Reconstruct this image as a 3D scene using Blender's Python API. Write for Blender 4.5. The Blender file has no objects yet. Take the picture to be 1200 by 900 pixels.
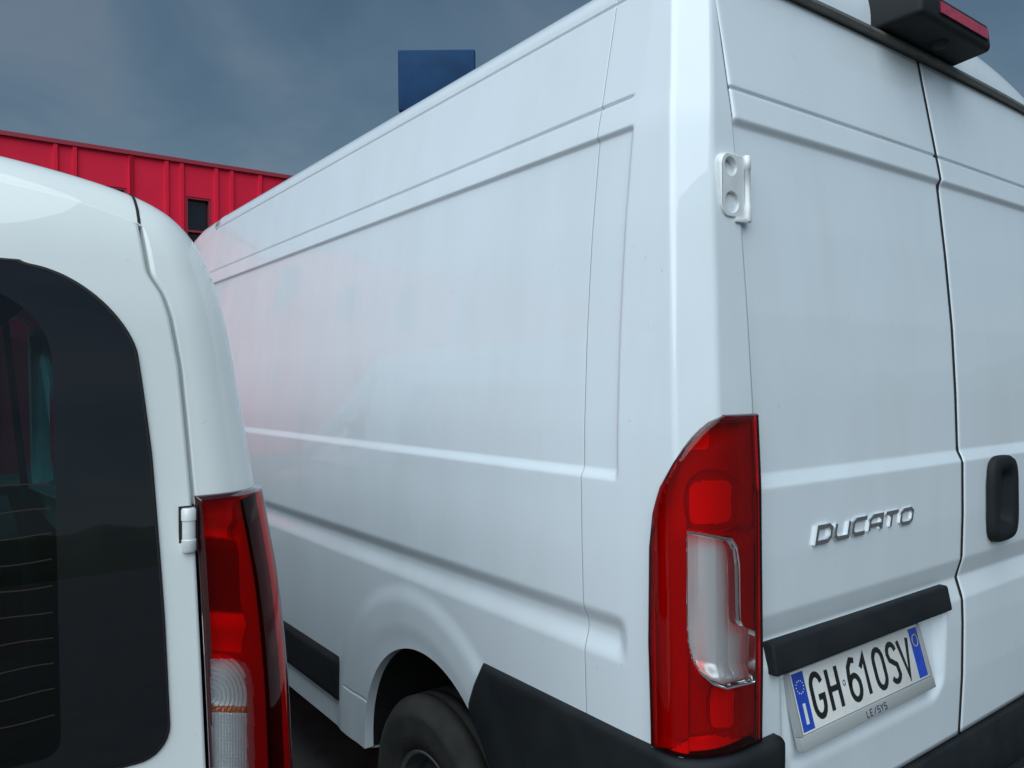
import bpy, bmesh, math, random
import numpy as np
from mathutils import Vector, Matrix
from mathutils.bvhtree import BVHTree

random.seed(7); np.random.seed(7)
scene = bpy.context.scene
COL = scene.collection

# ------------------------------------------------------------------ camera
W0, H0, FPX = 1200.0, 900.0, 918.0           # photograph size, focal length in its pixels
YAW, ROLL, EYE = math.radians(36.65), 0.0094, 1.54
HZ = 450.6                                   # horizon row at the picture's centre column
hx = np.array([math.cos(YAW), -math.sin(YAW), 0.0])      # level right
fw = np.array([math.sin(YAW), math.cos(YAW), 0.0])       # forward
Rv = hx - ROLL * np.array([0, 0, 1.0]); Rv /= np.linalg.norm(Rv)
Uv = np.array([0, 0, 1.0]) + ROLL * hx; Uv /= np.linalg.norm(Uv)
cam_d = bpy.data.cameras.new('camera'); cam = bpy.data.objects.new('camera', cam_d); COL.objects.link(cam)
M = Matrix(((Rv[0], Uv[0], -fw[0], 0), (Rv[1], Uv[1], -fw[1], 0), (Rv[2], Uv[2], -fw[2], EYE), (0, 0, 0, 1)))
cam.matrix_world = M
cam_d.sensor_width = 36.0; cam_d.lens = 36.0 * FPX / W0
cam_d.shift_y = (HZ - H0 / 2) / W0
cam_d.clip_start = 0.02; cam_d.clip_end = 5000
scene.camera = cam
cam_p = np.array([0, 0, EYE])

def ray(px, py):
    d = fw + Rv * ((px - W0 / 2) / FPX) - Uv * ((py - HZ) / FPX)
    return d
def on_y(px, py, Y):
    d = ray(px, py); return cam_p + d * (Y / d[1])
def proj(P):
    """world points (...,3) -> photo pixel coordinates"""
    v = np.asarray(P) - cam_p
    dep = v @ fw
    return W0 / 2 + FPX * (v @ Rv) / dep, HZ - FPX * (v @ Uv) / dep

# ------------------------------------------------------------------ light
SUN_AZ, SUN_EL = math.radians(235.0), math.radians(50.0)
sd = bpy.data.lights.new('sun', 'SUN'); sun = bpy.data.objects.new('sun', sd); COL.objects.link(sun)
sd.energy = 1.5; sd.angle = math.radians(82); sd.color = (0.86, 0.965, 1.0)
dirv = Vector((math.sin(SUN_AZ) * math.cos(SUN_EL), math.cos(SUN_AZ) * math.cos(SUN_EL), math.sin(SUN_EL)))
sun.rotation_euler = dirv.to_track_quat('Z', 'Y').to_euler()
sun.location = (-6, -9, 14)

world = bpy.data.worlds.new('World'); scene.world = world; world.use_nodes = True
nt = world.node_tree; nt.nodes.clear()
def N(t, tree=None, **kw):
    n = (tree or nt).nodes.new(t)
    for k, v in kw.items(): setattr(n, k, v)
    return n
out = N('ShaderNodeOutputWorld'); bg = N('ShaderNodeBackground'); bg.inputs['Strength'].default_value = 0.10
sky = N('ShaderNodeTexSky', sky_type='NISHITA'); sky.sun_disc = False
sky.sun_elevation = SUN_EL; sky.sun_rotation = SUN_AZ; sky.air_density = 1.2; sky.dust_density = 1.0
tc = N('ShaderNodeTexCoord'); sep = N('ShaderNodeSeparateXYZ'); nt.links.new(tc.outputs['Generated'], sep.inputs[0])
zz = N('ShaderNodeMath', operation='ADD'); zz.inputs[1].default_value = 0.35; nt.links.new(sep.outputs['Z'], zz.inputs[0])
dv = N('ShaderNodeVectorMath', operation='SCALE')
inv = N('ShaderNodeMath', operation='DIVIDE'); inv.inputs[0].default_value = 1.0; nt.links.new(zz.outputs[0], inv.inputs[1])
nt.links.new(tc.outputs['Generated'], dv.inputs[0]); nt.links.new(inv.outputs[0], dv.inputs['Scale'])
n1 = N('ShaderNodeTexNoise'); n1.inputs['Scale'].default_value = 2.3; n1.inputs['Detail'].default_value = 8.0
n1.inputs['Roughness'].default_value = 0.5; n1.inputs['Distortion'].default_value = 0.5
nt.links.new(dv.outputs[0], n1.inputs['Vector'])
rp = N('ShaderNodeValToRGB'); e = rp.color_ramp.elements
e[0].position = 0.34; e[0].color = (0.17, 0.33, 0.48, 1)
e[1].position = 0.72; e[1].color = (0.58, 0.69, 0.82, 1)
m = e.new(0.5); m.color = (0.28, 0.47, 0.64, 1)
nt.links.new(n1.outputs['Fac'], rp.inputs[0])
mx = N('ShaderNodeMix', data_type='RGBA'); mx.inputs[0].default_value = 0.90
nt.links.new(sky.outputs[0], mx.inputs[6]); nt.links.new(rp.outputs[0], mx.inputs[7])
nt.links.new(mx.outputs[2], bg.inputs['Color']); nt.links.new(bg.outputs[0], out.inputs[0])

vs = scene.view_settings
vs.view_transform = 'Standard'; vs.look = 'None'; vs.gamma = 1.0; vs.use_curve_mapping = False
vs.exposure = 1.28
scene.cycles.max_bounces = 10; scene.cycles.transparent_max_bounces = 16

# ------------------------------------------------------------------ materials
def mat(name, base, rough=0.5, metal=0.0, coat=0.0, coat_rough=0.03, spec=0.5, var=0.0, var_scale=8.0, bump=0.0, bump_scale=300.0, col2=None, rvar=0.0):
    m = bpy.data.materials.new(name); m.use_nodes = True; t = m.node_tree
    b = t.nodes['Principled BSDF']
    b.inputs['Base Color'].default_value = (*base, 1); b.inputs['Roughness'].default_value = rough
    b.inputs['Metallic'].default_value = metal; b.inputs['Coat Weight'].default_value = coat
    b.inputs['Coat Roughness'].default_value = coat_rough; b.inputs['Specular IOR Level'].default_value = spec
    co = t.nodes.new('ShaderNodeTexCoord')
    if var or col2 or rvar:
        nz = t.nodes.new('ShaderNodeTexNoise'); nz.inputs['Scale'].default_value = var_scale
        nz.inputs['Detail'].default_value = 6; nz.inputs['Roughness'].default_value = 0.6
        t.links.new(co.outputs['Object'], nz.inputs['Vector'])
        r = t.nodes.new('ShaderNodeValToRGB'); r.color_ramp.elements[0].position = 0.35; r.color_ramp.elements[1].position = 0.68
        c2 = col2 or tuple(c * (1 - var) for c in base)
        r.color_ramp.elements[0].color = (*base, 1); r.color_ramp.elements[1].color = (*c2, 1)
        t.links.new(nz.outputs['Fac'], r.inputs[0]); t.links.new(r.outputs[0], b.inputs['Base Color'])
        if rvar:
            mr = t.nodes.new('ShaderNodeMapRange'); mr.inputs['To Min'].default_value = rough; mr.inputs['To Max'].default_value = rough + rvar
            t.links.new(nz.outputs['Fac'], mr.inputs['Value']); t.links.new(mr.outputs[0], b.inputs['Roughness'])
    if bump:
        nb = t.nodes.new('ShaderNodeTexNoise'); nb.inputs['Scale'].default_value = bump_scale; nb.inputs['Detail'].default_value = 3
        t.links.new(co.outputs['Object'], nb.inputs['Vector'])
        bp = t.nodes.new('ShaderNodeBump'); bp.inputs['Strength'].default_value = bump; bp.inputs['Distance'].default_value = 0.002
        t.links.new(nb.outputs['Fac'], bp.inputs['Height']); t.links.new(bp.outputs[0], b.inputs['Normal'])
    return m

def paint(name, base, dirt, dirt_scale=2.2):
    """glossy white car paint with faint streaky road dirt"""
    m = bpy.data.materials.new(name); m.use_nodes = True; t = m.node_tree; b = t.nodes['Principled BSDF']
    co = t.nodes.new('ShaderNodeTexCoord'); mp = t.nodes.new('ShaderNodeMapping'); mp.inputs['Scale'].default_value = (3.0, 3.0, 0.7)
    t.links.new(co.outputs['Object'], mp.inputs[0])
    nz = t.nodes.new('ShaderNodeTexNoise'); nz.inputs['Scale'].default_value = dirt_scale; nz.inputs['Detail'].default_value = 8; nz.inputs['Roughness'].default_value = 0.62
    t.links.new(mp.outputs[0], nz.inputs['Vector'])
    r = t.nodes.new('ShaderNodeValToRGB'); r.color_ramp.elements[0].position = 0.42; r.color_ramp.elements[1].position = 0.75
    r.color_ramp.elements[0].color = (*base, 1); r.color_ramp.elements[1].color = (*dirt, 1)
    t.links.new(nz.outputs['Fac'], r.inputs[0])
    sp = t.nodes.new('ShaderNodeTexNoise'); sp.inputs['Scale'].default_value = 70; sp.inputs['Detail'].default_value = 2
    t.links.new(co.outputs['Object'], sp.inputs['Vector'])
    r2 = t.nodes.new('ShaderNodeValToRGB'); r2.color_ramp.elements[0].position = 0.74; r2.color_ramp.elements[1].position = 0.80
    r2.color_ramp.elements[0].color = (0, 0, 0, 1); r2.color_ramp.elements[1].color = (0.35, 0.35, 0.35, 1)
    t.links.new(sp.outputs['Fac'], r2.inputs[0])
    mx = t.nodes.new('ShaderNodeMix'); mx.data_type = 'RGBA'; mx.inputs[7].default_value = (0.32, 0.34, 0.33, 1)
    t.links.new(r2.outputs[0], mx.inputs[0]); t.links.new(r.outputs[0], mx.inputs[6]); t.links.new(mx.outputs[2], b.inputs['Base Color'])
    b.inputs['Roughness'].default_value = 0.42; b.inputs['Coat Weight'].default_value = 0.85; b.inputs['Coat Roughness'].default_value = 0.012
    b.inputs['Coat IOR'].default_value = 1.5
    nb = t.nodes.new('ShaderNodeTexNoise'); nb.inputs['Scale'].default_value = 6; nb.inputs['Detail'].default_value = 2
    t.links.new(co.outputs['Object'], nb.inputs['Vector'])
    bp = t.nodes.new('ShaderNodeBump'); bp.inputs['Strength'].default_value = 0.10; bp.inputs['Distance'].default_value = 0.004
    t.links.new(nb.outputs['Fac'], bp.inputs['Height']); t.links.new(bp.outputs[0], b.inputs['Coat Normal'])
    return m

def lens(name, col, rough=0.02, ior=1.5):
    m = bpy.data.materials.new(name); m.use_nodes = True; t = m.node_tree; t.nodes.clear()
    o = t.nodes.new('ShaderNodeOutputMaterial'); mix = t.nodes.new('ShaderNodeMixShader')
    tr = t.nodes.new('ShaderNodeBsdfTransparent'); tr.inputs[0].default_value = (*col, 1)
    gl = t.nodes.new('ShaderNodeBsdfGlossy'); gl.inputs['Roughness'].default_value = rough; gl.inputs[0].default_value = (1, 1, 1, 1)
    fr = t.nodes.new('ShaderNodeFresnel'); fr.inputs[0].default_value = ior
    t.links.new(fr.outputs[0], mix.inputs[0]); t.links.new(tr.outputs[0], mix.inputs[1]); t.links.new(gl.outputs[0], mix.inputs[2])
    t.links.new(mix.outputs[0], o.inputs[0])
    return m

MT = {
 'van': paint('van_paint', (0.73, 0.795, 0.85), (0.69, 0.75, 0.79)),
 'car': paint('car_paint', (0.78, 0.82, 0.82), (0.745, 0.785, 0.785)),
 'black': mat('black_plastic', (0.006, 0.009, 0.012), 0.6, spec=0.3, col2=(0.013, 0.016, 0.018), var_scale=9, rvar=0.15, bump=0.35, bump_scale=900),
 'rubber': mat('rubber', (0.012, 0.012, 0.013), 0.7),
 'dark': mat('dark_void', (0.008, 0.008, 0.009), 0.9),
 'gutter': mat('gutter_trim', (0.15, 0.15, 0.14), 0.45, var=0.3, var_scale=20),
 'tyre': mat('tyre_rubber', (0.022, 0.022, 0.021), 0.8, col2=(0.05, 0.048, 0.043), var_scale=9, bump=0.4, bump_scale=120),
 'steel': mat('wheel_steel', (0.10, 0.105, 0.11), 0.45, metal=0.6, var=0.3, var_scale=20),
 'rimedge': mat('rim_edge', (0.45, 0.46, 0.47), 0.3, metal=0.9),
 'chrome': mat('chrome', (0.82, 0.84, 0.85), 0.09, metal=1.0),
 'redlens': lens('red_lens', (0.95, 0.012, 0.018), ior=1.40),
 'bowl': mat('bowl_white', (0.95, 0.95, 0.95), 0.35),
 'brakered': mat('brake_lens_red', (0.55, 0.02, 0.06), 0.3, coat=0.6, var=0.4, var_scale=50),
 'redlens2': lens('red_lens_curved', (0.90, 0.012, 0.018), ior=1.22),
 'clear': lens('clear_lens', (0.93, 0.95, 0.95)),
 'rim_red': mat('lens_border', (0.035, 0.004, 0.006), 0.15, coat=1.0),
 'reflector': mat('reflector', (0.88, 0.89, 0.90), 0.30, metal=0.25, coat=0.5),
 'reflclear': mat('clear_reflector', (0.92, 0.93, 0.94), 0.22, metal=0.22),
 'satin': mat('lamp_body', (0.48, 0.48, 0.49), 0.5),
 'lampdark': mat('lamp_dark', (0.17, 0.16, 0.16), 0.5),
 'amber': mat('amber_bulb', (0.75, 0.16, 0.03), 0.25, coat=0.6),
 'welldark': mat('well_shade', (0.20, 0.22, 0.23), 0.5, metal=0.3),  # darker than the hinge: shade painted into its screw wells
 'joint': mat('joint_sealant', (0.34, 0.36, 0.38), 0.6),
 'hinge': mat('hinge_paint', (0.72, 0.75, 0.76), 0.35, coat=0.7, var=0.12, var_scale=40),
 'screw': mat('screw_metal', (0.62, 0.64, 0.65), 0.35, metal=0.3),
 'plate': mat('plate_white', (0.78, 0.79, 0.77), 0.35, coat=0.5, var=0.08, var_scale=30),
 'plateblue': mat('plate_blue', (0.012, 0.07, 0.52), 0.35, coat=0.6, var=0.25, var_scale=60),
 'platechar': mat('plate_black', (0.008, 0.009, 0.010), 0.35, coat=0.4),
 'plateframe': mat('plate_frame', (0.46, 0.48, 0.48), 0.35, metal=0.35, coat=0.2),
 'print': mat('print_navy', (0.03, 0.035, 0.09), 0.5),
 'yellow': mat('plate_yellow', (0.75, 0.62, 0.2), 0.4),
 'frit': mat('frit_glass', (0.006, 0.007, 0.009), 0.02, coat=0.0, spec=0.75),
 'glass': lens('tinted_glass', (0.035, 0.17, 0.19), rough=0.0, ior=1.52),
 'screen': lens('windscreen_glass', (0.62, 0.70, 0.68), rough=0.0, ior=1.5),
 'wire': mat('heater_wire', (0.030, 0.016, 0.014), 0.6),
 'trim': mat('car_interior', (0.06, 0.063, 0.066), 0.8, var=0.3, var_scale=12),
 'redwall': mat('red_cladding', (0.78, 0.016, 0.055), 0.6, spec=0.2, var=0.12, var_scale=0.8),
 'redcap': mat('red_flashing', (0.33, 0.03, 0.05), 0.45),
 'bluesign': mat('blue_sign', (0.006, 0.050, 0.14), 0.6, spec=0.15, var=0.35, var_scale=0.8),
 'pole': mat('galvanised', (0.35, 0.36, 0.37), 0.5, metal=0.5, var=0.2, var_scale=10),
 'winglass': mat('window_glass', (0.012, 0.014, 0.018), 0.08, spec=0.6),
 'concrete': mat('concrete', (0.34, 0.33, 0.31), 0.85, var=0.25, var_scale=3),
 'asphalt': mat('asphalt', (0.050, 0.050, 0.052), 0.9, col2=(0.085, 0.083, 0.080), var_scale=3.0, bump=0.8, bump_scale=160),
 'hill': mat('hill_forest', (0.045, 0.062, 0.040), 0.95, col2=(0.075, 0.085, 0.050), var_scale=0.03),
 'tread': mat('step_tread', (0.16, 0.155, 0.14), 0.8, col2=(0.07, 0.07, 0.066), var_scale=60, bump=0.6, bump_scale=300),
}

# ------------------------------------------------------------------ helpers
ROOTS = {}
def thing(name, label, cat, loc, group=None):
    o = bpy.data.objects.new(name, None); COL.objects.link(o); o.location = loc
    o.empty_display_size = 0.2
    o['label'] = label; o['category'] = cat
    if group: o['group'] = group
    return o
def origin_of(p):
    while p.parent is not None: p = p.parent
    return np.array(p.location)
def obj(name, verts, faces, material, parent=None, smooth=True, label=None):
    v = np.asarray(verts, dtype=float).reshape(-1, 3)
    if parent is not None: v = v - origin_of(parent)
    me = bpy.data.meshes.new(name); me.from_pydata(v.tolist(), [], [list(map(int, f)) for f in faces]); me.update()
    if smooth: me.polygons.foreach_set('use_smooth', [True] * len(me.polygons))
    me.materials.append(MT[material])
    o = bpy.data.objects.new(name, me); COL.objects.link(o)
    if parent is not None: o.parent = parent
    if label: o['label'] = label
    return o
def grid_faces(n, m, mask=None):
    """quads of an n x m vertex grid; mask (n-1,m-1) keeps"""
    i, j = np.meshgrid(np.arange(n - 1), np.arange(m - 1), indexing='ij')
    a = i * m + j
    f = np.stack([a, a + 1, a + m + 1, a + m], -1)
    if mask is not None: return f[mask]
    return f.reshape(-1, 4)
class MB:
    def __init__(s): s.v = []; s.f = []; s.n = 0
    def add(s, v, f):
        v = np.asarray(v, float).reshape(-1, 3); s.v.append(v); s.f += [[int(k) + s.n for k in q] for q in f]; s.n += len(v); return s
    def grid(s, P, mask=None, flip=False):
        n, m = P.shape[:2]; f = grid_faces(n, m, mask)
        if flip: f = f[:, ::-1]
        return s.add(P.reshape(-1, 3), f)
    def box(s, a, b):
        x0, y0, z0 = a; x1, y1, z1 = b
        v = [(x0,y0,z0),(x1,y0,z0),(x1,y1,z0),(x0,y1,z0),(x0,y0,z1),(x1,y0,z1),(x1,y1,z1),(x0,y1,z1)]
        return s.add(v, [(0,3,2,1),(4,5,6,7),(0,1,5,4),(1,2,6,5),(2,3,7,6),(3,0,4,7)])
    def hexa(s, v): 
        return s.add(v, [(0,3,2,1),(4,5,6,7),(0,1,5,4),(1,2,6,5),(2,3,7,6),(3,0,4,7)])
    def lathe(s, prof, c, axis='x', n=48):
        """profile [(radius, offset)] turned about an axis through c"""
        a = np.linspace(0, 2 * np.pi, n + 1)[:-1]
        P = []
        for r, o in prof:
            ca, sa = r * np.cos(a), r * np.sin(a); oo = np.full(n, o)
            q = {'x': (oo, ca, sa), 'y': (ca, oo, sa), 'z': (ca, sa, oo)}[axis]
            P.append(np.stack(q, -1) + np.array(c))
        P = np.array(P); k = len(prof); f = []
        for i in range(k - 1):
            for j in range(n):
                f.append((i*n+j, i*n+(j+1)%n, (i+1)*n+(j+1)%n, (i+1)*n+j))
        return s.add(P.reshape(-1, 3), f)
    def build(s, name, material, parent=None, smooth=True, bevel=0, seg=2, label=None, sharp=None):
        o = obj(name, np.concatenate(s.v), s.f, material, parent, smooth, label)
        bm = bmesh.new(); bm.from_mesh(o.data)
        bmesh.ops.recalc_face_normals(bm, faces=bm.faces)
        if bevel:
            ed = [e for e in bm.edges if e.is_manifold and e.calc_face_angle(0) > 0.5]
            bmesh.ops.bevel(bm, geom=ed, offset=bevel, segments=seg, affect='EDGES', profile=0.5)
        bm.to_mesh(o.data); bm.free()
        if smooth:
            o.data.polygons.foreach_set('use_smooth', [True] * len(o.data.polygons))
            if sharp or bevel: o.data.set_sharp_from_angle(angle=math.radians(sharp or 35))
        return o
def sstep(a, b, x):
    t = np.clip((np.asarray(x, float) - a) / (b - a), 0, 1); return t * t * (3 - 2 * t)
def smooth_table(zs, xs, k, lo=0.2, hi=2.8, n=5201):
    g = np.linspace(lo, hi, n); v = np.interp(g, zs, xs)
    h = max(1, int(k / (g[1] - g[0]))); w = np.hanning(2 * h + 3); w /= w.sum()
    vp = np.pad(v, h + 1, mode='edge'); v = np.convolve(vp, w, mode='valid')
    return lambda z: np.interp(z, g, v)
def in_poly(x, y, poly):
    x = np.asarray(x); y = np.asarray(y); ins = np.zeros(x.shape, bool); n = len(poly)
    for i in range(n):
        x1, y1 = poly[i]; x2, y2 = poly[(i + 1) % n]
        if y1 == y2: continue
        c = ((y1 > y) != (y2 > y)) & (x < (x2 - x1) * (y - y1) / (y2 - y1) + x1); ins ^= c
    return ins
def stroke(path, w, closed=False):
    """2-D ribbon (mitred) along a polyline -> list of left and right points"""
    p = np.array(path, float); n = len(p); L = []; R = []
    for i in range(n):
        a = p[(i - 1) % n] if (closed or i > 0) else None; b = p[(i + 1) % n] if (closed or i < n - 1) else None
        d1 = p[i] - a if a is not None else None; d2 = b - p[i] if b is not None else None
        if d1 is None: d1 = d2
        if d2 is None: d2 = d1
        d1 = d1 / np.linalg.norm(d1); d2 = d2 / np.linalg.norm(d2)
        n1 = np.array([-d1[1], d1[0]]); n2 = np.array([-d2[1], d2[0]]); m_ = n1 + n2; m_ /= np.linalg.norm(m_)
        s = (w / 2) / max(0.45, m_ @ n1); L.append(p[i] + m_ * s); R.append(p[i] - m_ * s)
    return L, R
def stroke_prism(mb, paths, w, h0, h1, place):
    """extruded strokes; place(u,v,h) -> world"""
    for path, closed in paths:
        L, R = stroke(path, w, closed); n = len(L); base = []
        for i in range(n): base += [place(*L[i], h1), place(*R[i], h1), place(*L[i], h0), place(*R[i], h0)]
        f = []; rng = range(n if closed else n - 1)
        for i in rng:
            a, b = 4 * i, 4 * ((i + 1) % n)
            f += [(a, a + 1, b + 1, b), (a + 2, a, b, b + 2), (a + 1, a + 3, b + 3, b + 1)]
        if not closed:
            f += [(0, 2, 3, 1), (4*(n-1), 4*(n-1)+1, 4*(n-1)+3, 4*(n-1)+2)]
        mb.add(base, f)
def arc(cx, cy, rx, ry, a0, a1, n=10):
    t = np.radians(np.linspace(a0, a1, n)); return [(cx + rx * math.cos(q), cy + ry * math.sin(q)) for q in t]

# ================================================================== ground
def struct(o): o['kind'] = 'structure'; return o
g = MB(); g.add([(-900,-900,0),(900,-900,0),(900,900,0),(-900,900,0)], [(0,1,2,3)]); struct(g.build('ground', 'asphalt', smooth=False))
# wooded hills all round
na = 900; a = np.linspace(0, 2*np.pi, na + 1)[:-1]
hn = 34 + 9*np.sin(3*a+1.0) + 6*np.sin(7*a+.3) + 4*np.sin(17*a) + 2.0*np.sin(41*a+2) + 1.4*np.sin(97*a) + np.convolve(np.random.rand(na), [.3,.4,.3], 'same')*5.0
P = []
for k, (rad, fz) in enumerate([(430, -.02), (470, .35), (540, .8), (600, 1.0), (680, .9), (760, -.1)]):
    P.append(np.stack([rad*np.cos(a), rad*np.sin(a), hn*fz], -1))
P = np.array(P); P = np.concatenate([P, P[:, :1]], 1)
hl = MB(); hl.grid(P); struct(hl.build('hills', 'hill'))

# ================================================================== the large white van
XC = 2.104                                              # its centre line
van = thing('panel_van', 'large white panel van with chrome lettering and number plate on its rear doors', 'van', (XC, 3.6, 0))
# body side (left): X of the unpressed skin at each height
side_base = smooth_table([.3,.5,.86,1.2,1.36,1.45,1.63,1.807,1.861,2.05,2.123,2.366,2.5],
                         [1.094,1.092,1.088,1.080,1.079,1.080,1.089,1.103,1.108,1.131,1.148,1.197,1.222], .05)
pil_y = smooth_table([.3,.6,1.0,1.35,1.5,1.674,1.861,2.05,2.389,2.6], [.93,.925,.915,.915,.921,.931,.945,.963,1.015,1.045], .06)
door_y = smooth_table([.3,.60,.639,.79,.922,.985,1.038,1.088,1.2,1.335,1.362,1.509,1.674,1.861,2.045,2.058,2.112,2.389,2.6],
                      [.930,.929,.927,.918,.9155,.9165,.932,.917,.913,.9125,.925,.928,.935,.950,.9685,.9590,.9680,1.016,1.05], .006)
AY, AZ, AR = 1.885, .43, .372                           # rear wheel arch
def side_x(y, z):
    x = side_base(z)
    x = x + .010 * sstep(1.346, 1.372, z) * (1 - sstep(2.047, 2.060, z)) * sstep(1.106, 1.118, y)      # pressed panel
    ch = np.where(z > 1.042, 1 - sstep(1.045, 1.088, z), sstep(.985, 1.039, z))
    x = x + .0135 * ch * sstep(1.085, 1.125, y)                                                         # lower swage channel
    r = np.hypot(y - 1.93, z - .43)
    x = x - .0075 * (1 - sstep(.490, .550, r)) * (1 - sstep(.97, 1.0, z))                               # arch flare
    x = x + .004 * (1 - sstep(.375, .44, r)) * (z < .95)
    x = x + .0065 * np.exp(-((z - 2.122) / .0032) ** 2) * sstep(1.115, 1.135, y)                       # roof panel joint
    x = x + .005 * np.exp(-((z - 2.357) / .0028) ** 2)
    x = x + .0010 * np.exp(-((y - 1.215) / .0016) ** 2) * (z > .84)                                    # vertical joint
    x = x + .003 * np.exp(-((z - .556) / .003) ** 2) * (y > 2.2) * (y < 2.40)                          # sill joint
    return x
rows = np.unique(np.round(np.concatenate([np.arange(.40, 2.366, .009), np.arange(.98, 1.10, .004), np.arange(1.335, 1.385, .0025),
        np.arange(2.036, 2.07, .002), np.arange(2.114, 2.131, .0012), np.arange(2.348, 2.366, .0015), np.arange(.546, .566, .002), [2.366]]), 4))
ys = np.unique(np.round(np.concatenate([np.arange(4.15, 2.45, -.035), np.arange(2.45, 1.24, -.009), np.arange(1.24, 1.10, -.004), 1.215 + np.array([-.004,-.0026,-.0013,0,.0013,.0026,.004]), [1.10]]), 4))[::-1]

def bez(p, q, r, n):
    t = np.linspace(0, 1, n)[:, None]; return (1-t)**2*p + 2*t*(1-t)*q + t*t*r
def pillar(z, r1=.010, r2=.008, n=9, ns=6):
    """plan curve of the rear corner at height z, from the side skin to the door gap"""
    dx = float(side_base(z)) - 1.08; dy = float(pil_y(z)) - .915
    A = np.array([1.08 + dx, 1.10]); C1 = np.array([1.083 + dx, .960 + dy]); C2 = np.array([1.158 + .87*dx, .919 + dy]); E = np.array([1.2605, .9185 + dy])
    if isinstance(r1, tuple): pass
    u = lambda a, b: (b - a) / np.linalg.norm(b - a)
    p1 = C1 + u(C1, A) * r1; q1 = C1 + u(C1, C2) * r1; p2 = C2 + u(C2, C1) * r2; q2 = C2 + u(C2, E) * r2
    lin = lambda a, b: a + (b - a) * np.linspace(0, 1, ns + 2)[1:-1, None]
    pts = np.concatenate([A[None], lin(A, p1), bez(p1, C1, q1, n), lin(q1, p2), bez(p2, C2, q2, n), lin(q2, E), E[None]])
    return pts
# tail-lamp outline read on the corner
LZ0, LZ1 = .857, 1.481
ll_y = [470,487,490,494,502,512,525,540,570,600,640,750,820,900]; ll_x = [845,845,838,830,820,810,799.5,790,775,767,763,762,764,766]
def lamp_left(py): return np.interp(py, ll_y, ll_x)

pil_rows = np.array([pillar(z, ns=16) for z in rows])                     # rows x k x 2
sx = side_x(ys[None, :], rows[:, None])
SP = np.stack([sx, np.broadcast_to(ys[None, :], sx.shape), np.broadcast_to(rows[:, None], sx.shape)], -1)
PP = np.concatenate([pil_rows, np.broadcast_to(rows[:, None, None], pil_rows.shape[:2] + (1,))], -1)[:, 1:]
jamb = PP[:, -1:].copy(); jamb[..., 0] += .003; jamb[..., 1] += .012
jamb2 = jamb.copy(); jamb2[..., 1] += .03
G = np.concatenate([SP, PP, jamb, jamb2], 1)
nr, nc = G.shape[:2]
cen = (G[:-1, :-1] + G[1:, 1:] + G[1:, :-1] + G[:-1, 1:]) / 4
rc = np.hypot(cen[..., 1] - AY, cen[..., 2] - AZ)
keep = ~((rc < AR) | ((np.abs(cen[..., 1] - AY) < AR * .985) & (cen[..., 2] < AZ)))
pxc, pyc = proj(cen)
lampcell = (pxc > lamp_left(pyc) + 5) & (cen[..., 1] < 1.06) & (cen[..., 2] > LZ0 + .004) & (cen[..., 2] < LZ1 - .008) & (np.arange(nc - 1)[None, :] < nc - 4)
keep &= ~lampcell
# snap the arch edge onto its circle
used = np.zeros((nr, nc), int); drop = np.zeros((nr, nc), int)
ar = (rc < AR) | ((np.abs(cen[..., 1] - AY) < AR * .985) & (cen[..., 2] < AZ))
for di in (0, 1):
    for dj in (0, 1):
        used[di:nr-1+di, dj:nc-1+dj] += ~ar; drop[di:nr-1+di, dj:nc-1+dj] += ar
bd = (used > 0) & (drop > 0)
dy_, dz_ = G[..., 1] - AY, G[..., 2] - AZ; rr = np.hypot(dy_, dz_)
up = bd & (dz_ >= 0); G[up, 1] = AY + dy_[up] / rr[up] * AR; G[up, 2] = AZ + dz_[up] / rr[up] * AR
lo = bd & (dz_ < 0); G[lo, 1] = AY + np.sign(dy_[lo]) * AR
def mirror(P): Q = np.array(P, float); Q[..., 0] = 2 * XC - Q[..., 0]; return Q
body = MB(); body.grid(G, keep); body.grid(mirror(G), keep, flip=True)
# arch return lip
th = np.linspace(0, np.pi, 60); ly, lz = AY + AR*np.cos(th), AZ + AR*np.sin(th)
ly = np.concatenate([[AY+AR]*3, ly, [AY-AR]*3]); lz = np.concatenate([[.40,.41,.42], lz, [.42,.41,.40]])
lipx = side_x(ly, lz)
lip = np.array([np.stack([lipx + d, ly, lz], -1) for d in (0, .003, .03)]); lip[1:, :, 1] += 0
body.grid(lip); body.grid(mirror(lip))
# sill underside
for q in (G[0], mirror(G[0])):
    k2 = np.array([q, q + np.array([.10 if q[0,0] < XC else -.10, 0, -.02])]); 
    body.grid(k2[:, :len(ys)], np.array([[abs((ys[i]+ys[i+1])/2 - AY) > AR for i in range(len(ys)-1)]]))
vb = body.build('body', 'van', van); 

zj = rows[(rows > .85) & (rows < 2.35)]
for f_ in (lambda p: p, mirror):
    q = MB(); q.grid(f_(np.array([np.stack([side_x(1.215 + o_, zj) - .0002 - (.0008 if abs(o_) < .0005 else 0), np.full_like(zj, 1.215 + o_), zj], -1) for o_ in (-.0011, 0, .0011)]))); q.build('panel_joint', 'joint', van)
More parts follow.
